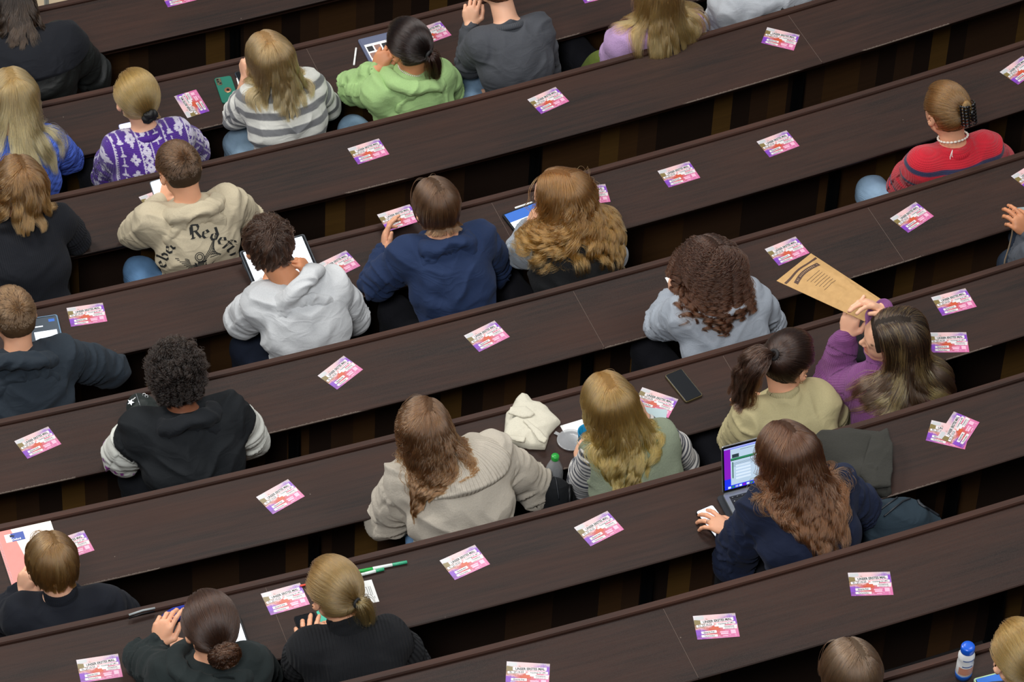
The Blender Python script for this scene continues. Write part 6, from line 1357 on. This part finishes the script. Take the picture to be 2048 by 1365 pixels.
# ---------------------------------------------------------------- details worn by the students
def get(i): return PI_.get(i)
I = get('beige')
if I:
    me = I['gar'].data; Vg = np.empty(len(me.vertices)*3, np.float32); me.vertices.foreach_get('co', Vg); Vg = Vg.reshape(-1, 3)+I['org']; bvg = BVHTree.FromPolygons([tuple(v) for v in Vg], [tuple(p.vertices) for p in me.polygons])
    C0 = cam_hit(bvg, 400, 545)
    ctr = C0[0] if C0 else I['NB']-I['U']*.2+I['B']*.12
    X_, B__ = I['X'], I['B']; dirn = nrm(-ray(400, 545)); Uu = nrm(np.cross(X_, -dirn)); Uu = Uu if Uu[2] > 0 else -Uu; Xx = nrm(np.cross(-dirn, Uu)); Xx = Xx if Xx@X_ > 0 else -Xx
    b = MB()
    def proj(u, v):
        o = ctr+Xx*u+Uu*v+dirn*.25; h_ = hit(bvg, o, -dirn); return None if h_ is None else h_[0]+dirn*.0022-I['org']
    def nib(pts, wv, m=0, sub=4):
        """broad-nib stroke laid on the cloth"""
        for (x0, y0), (x1, y1) in zip(pts[:-1], pts[1:]):
            V = []
            for t in np.linspace(0, 1, sub):
                x, y = x0+(x1-x0)*t, y0+(y1-y0)*t; a, c2 = proj(x-wv[0], y-wv[1]), proj(x+wv[0], y+wv[1])
                if a is None or c2 is None: V = None; break
                V += [a, c2]
            if V: b.add(V, [(2*i, 2*i+1, 2*i+3, 2*i+2) for i in range(sub-1)], m)
    GL = {'R': [[(0, 0), (0, 1)], [(-.1, 1), (.4, 1), (.5, .8), (.4, .55), (.05, .5)], [(.25, .5), (.6, 0)], [(-.15, 0), (.15, 0)], [(-.12, .9), (-.12, .3)]], 'e': [[(.42, .12), (.2, 0), (0, .15), (0, .5), (.2, .65), (.4, .48), (.02, .27)]],
          'b': [[(-.05, 1.05), (0, .95), (0, .1), (.2, 0), (.4, .15), (.4, .48), (.2, .65), (0, .48)]], 'l': [[(-.05, 1.05), (0, .95), (0, .12), (.18, 0)]], 'd': [[(.0, 1.0), (.4, .55), (.4, .12), (.2, 0), (0, .15), (0, .45), (.2, .62), (.4, .48)]],
          'f': [[(.08, -.1), (.08, .85), (.25, 1), (.4, .92)], [(-.08, .6), (.34, .6)]], 'i': [[(0, .65), (.04, .55), (.04, .1), (.18, 0)], [(.02, .84), (.06, .9)]], 'n': [[(-.05, .65), (0, .55), (0, 0)], [(0, .48), (.2, .65), (.38, .5), (.38, .1), (.5, 0)]]}
    WD = {'R': .78, 'e': .56, 'b': .58, 'l': .30, 'd': .58, 'f': .44, 'i': .28, 'n': .62, ' ': .62}
    def arc_text(s, a0, rad, size, da=1.):
        a = a0
        for ch in s:
            w_ = WD[ch]*size; am = a-w_/2/rad; ca, sa = math.cos(am), math.sin(am)
            for ln in GL.get(ch, []):
                pts = []
                for x, y in ln: xx = (x-.22)*size; yy = y*size; pts.append(((rad+yy)*ca+xx*sa, (rad+yy)*sa-xx*ca))
                nb_ = math.radians(38)+am-math.pi/2; nib(pts, (math.cos(nb_)*size*.10, math.sin(nb_)*size*.10))
            a -= w_*1.06/rad
    arc_text('Rebel', math.radians(176), .142, .049); arc_text('Redefined', math.radians(92), .142, .054); arc_text('ined', math.radians(228), .142, .054)
    b.obj('lettering', [plain('print_black', '#1a1b1a', .8)], I['gar'])
    b = MB(); rs_ = random.Random(2)
    def thin(pts, w_=.0009):
        pts = [(x*1.45+.012, y*1.45+.035) for x, y in pts]; w_ *= 1.25
        for (x0, y0), (x1, y1) in zip(pts[:-1], pts[1:]):
            d = math.hypot(x1-x0, y1-y0)+1e-9; nb_ = (-(y1-y0)/d*w_, (x1-x0)/d*w_); nib([(x0, y0), (x1, y1)], nb_, 0, 2)
    for i in range(9):      # right wing raised, left wing spread
        t = i/8; thin([(.012, .012-.004*i), (.03+.004*i, .030-.002*i), (.062-.004*i, .075-.008*i)], .0012); thin([(-.010, .000-.002*i), (-.035, .020-.004*i), (-.068+.005*i, .030-.006*i)], .0012)
    for a0 in range(2): thin([(.001+(.013-a0*.005)*math.cos(a), .018+(.013-a0*.005)*math.sin(a)) for a in np.linspace(0, 6.28, 14)], .0013)
    for i in range(12): x = -.010+.0035*i; thin([(x*.6, .006), (x, -.012), (x+.006*math.sin(i), -.034)], .0013)
    for i in range(70):
        x, y = rs_.uniform(-.065, .065), rs_.uniform(-.062, -.028); a = rs_.uniform(0, 6.28); r2 = rs_.uniform(.003, .009); thin([(x+r2*math.cos(a+q), y+r2*math.sin(a+q)) for q in np.linspace(0, rs_.uniform(1.5, 4.5), 6)], .0009)
    for s in (-1, 1): thin([(s*.02, -.045), (s*.05, -.03), (s*.065, -.018)], .001); thin([(s*.012, -.005), (s*.028, -.02), (s*.020, -.03)], .0018)
    if b.v: b.obj('angel_print', [plain('print_black', '#1a1b1a', .8)], I['gar'])
def ring_beads(I, n, R_, r_, mat, name, t=.12, el=(1, 1, 1), back=1.):
    cc = lerp(I['NB'], I['nk'], t); ax = nrm(I['nk']-I['NB']); e1 = nrm(I['X']-ax*(I['X']@ax)); e2 = np.cross(ax, e1); b = MB()
    for i in range(n):
        a = 2*math.pi*i/n; p = cc+R_*(e1*math.cos(a)+e2*math.sin(a))-I['org']; tz = nrm(-e1*math.sin(a)+e2*math.cos(a)); M = Matrix.Translation(tuple(p)) @ Vector(tuple(tz)).to_track_quat('Z', 'Y').to_matrix().to_4x4()
        b.rev([(r_*math.sin(q)*el[0], -r_*math.cos(q)*el[2]) for q in np.linspace(.15, math.pi-.15, 7)], 8, 0, M)
    b.obj(name, [mat], I['body'], True)
if get('green'): ring_beads(get('green'), 46, .060, .0034, plain('pearl', '#d8cdbf', .3), 'necklace', .42)
I = get('red')
if I:
    ring_beads(I, 24, .062, .0062, plain('shell_white', '#e5ddcf', .35), 'shell_necklace', .55, (.85, 1, 1.25))
    cc = lerp(I['NB'], I['nk'], .5)-I['X']*.03+I['B']*.06; b = MB()
    for e in ((-.02, .03), (-.035, -.02)): b.tube([cc-I['org'], cc-I['org']+I['X']*e[0]*.5+I['B']*.02-np.array([0, 0, .015]), cc-I['org']+I['X']*e[1]+I['B']*.035-np.array([0, 0, .045])], .0016, 6, 0)
    b.obj('cord', [plain('cord_white', '#e8e4dc', .7)], I['body'], True)
    # claw clip: two toothed, pierced shells gripping the twist
    Tw = I['Hd']+I['HR']@np.array([.02, -.128, .012]); Xh, Yh, Zh = I['HR'][:, 0]*1.25, -I['HR'][:, 1]*1.25, I['HR'][:, 2]*1.2; clip = plain('black_acetate', '#0a0a0b', .12, 0, .7)
    par = I['cap']
    for s in (-1, 1):
        b = MB()
        for z in np.linspace(-.036, .036, 7):
            pts = [Tw+Zh*z+Xh*s*.004+Yh*.022, Tw+Zh*z+Xh*s*.020+Yh*.016, Tw+Zh*(z*1.02)+Xh*s*.027+Yh*.000, Tw+Zh*z+Xh*s*.024-Yh*.014]; b.tube([p-I['org'] for p in pts], [.0040, .0042, .0034, .0016], 6, 0)
        for f_ in ((.012, .020), (.022, .012), (.027, .0)): b.tube([Tw+Zh*z+Xh*s*f_[0]+Yh*f_[1]-I['org'] for z in np.linspace(-.040, .040, 9)], .0036, 6, 0)
        b.obj('clip_jaw', [clip], par, True)
    b = MB(); b.tube([Tw+Yh*.024+Zh*z-I['org'] for z in (-.02, .02)], .005, 8, 0); b.obj('clip_spring', [clip], par, True)
I = get('wavy')
if I:
    b = MB(); o = I['org']
    for s in (-1, 1):
        b.tube([I['hl'](.034*s+.020*math.cos(a), .106, -.021+.017*math.sin(a))-o for a in np.linspace(0, 6.3, 18)], .0011, 6, 0); b.tube([I['hl'](.054*s, .104, -.018)-o, I['hl'](.078*s, .06, -.016)-o, I['hl'](.083*s, -.005, -.014)-o, I['hl'](.082*s, -.02, -.03)-o], .0012, 6, 0)
    b.tube([I['hl'](-.014, .106, -.018)-o, I['hl'](0, .111, -.013)-o, I['hl'](.014, .106, -.018)-o], .0012, 6, 0); b.obj('glasses', [plain('gold_wire', '#7b6a58', .25, .9)], I['body'], True)
for nm_, side in (('khaki', 1), ('khaki', -1)):
    I = get(nm_)
    if I: b = MB(); b.tube([I['hl'](.084*side, -.002, -.060+.0)-I['org']+np.array([0, 0, -.006])+.005*np.array([math.cos(a), 0, math.sin(a)]) for a in np.linspace(0, 6.3, 12)], .0011, 6, 0); b.obj('earring', [gold], I['body'], True)
def finger_ring(I, arm, t, mat, name='ring'):
    sd, Sx, E, Wp, kn, uvw, hp_ = I['arms'][arm]; f = nrm(kn-Wp); up_ = nrm(uvw-f*np.dot(uvw, f)); side = np.cross(f, up_)*(-sd); q = Wp+f*.098+side*(-.0098); b = MB()
    b.tube([q-I['org']+.0096*(side*math.cos(a)+up_*math.sin(a)) for a in np.linspace(0, 6.3, 16)], .0013, 6, 0); b.obj(name, [mat], I['body'], True)
if get('laptop'): finger_ring(get('laptop'), 0, 0, silver)
if get('pony'): finger_ring(get('pony'), 0, 0, gold)
I = get('white')
if I:
    sd, Sx, E, Wp, *_ = I['arms'][0]; f = nrm(Wp-E); e1 = nrm(np.cross(f, (0, 0, 1))); e2 = np.cross(f, e1); b = MB(); q = Wp-f*.004; b.tube([q-I['org']+.030*(e1*math.cos(a)+e2*math.sin(a)) for a in np.linspace(0, 6.3, 22)], .0045, 6, 0); b.obj('watch', [plain('watch_steel', '#8a8a86', .25, .8)], I['body'], True)
I = get('lightgrey')
if I:
    me = I['gar'].data; Vg = np.empty(len(me.vertices)*3, np.float32); me.vertices.foreach_get('co', Vg); Vg = Vg.reshape(-1, 3)+I['org']; bvg = BVHTree.FromPolygons([tuple(v) for v in Vg], [tuple(p.vertices) for p in me.polygons]); b = MB()
    for (x, y) in ((1537, 34), (1549, 31), (1563, 22), (1565, 18), (1576, 19), (1589, 14), (1606, 17)):
        for dx, dy in ((3, 0), (0, 3)):
            V = []
            for px, py in ((x-dx-dy*.25, y-dy-dx*.25), (x+dx-dy*.25, y+dy-dx*.25), (x+dx+dy*.25, y+dy+dx*.25), (x-dx+dy*.25, y-dy+dx*.25)):
                h_ = cam_hit(bvg, px, py)
                if h_: V.append(h_[0]+nrm(CAMP-h_[0])*.003-I['org'])
            if len(V) == 4: b.add(V, [(0, 1, 2, 3)], 0)
    if b.v: b.obj('cross_print', [plain('print_black', '#1a1b1a', .8)], I['gar'])
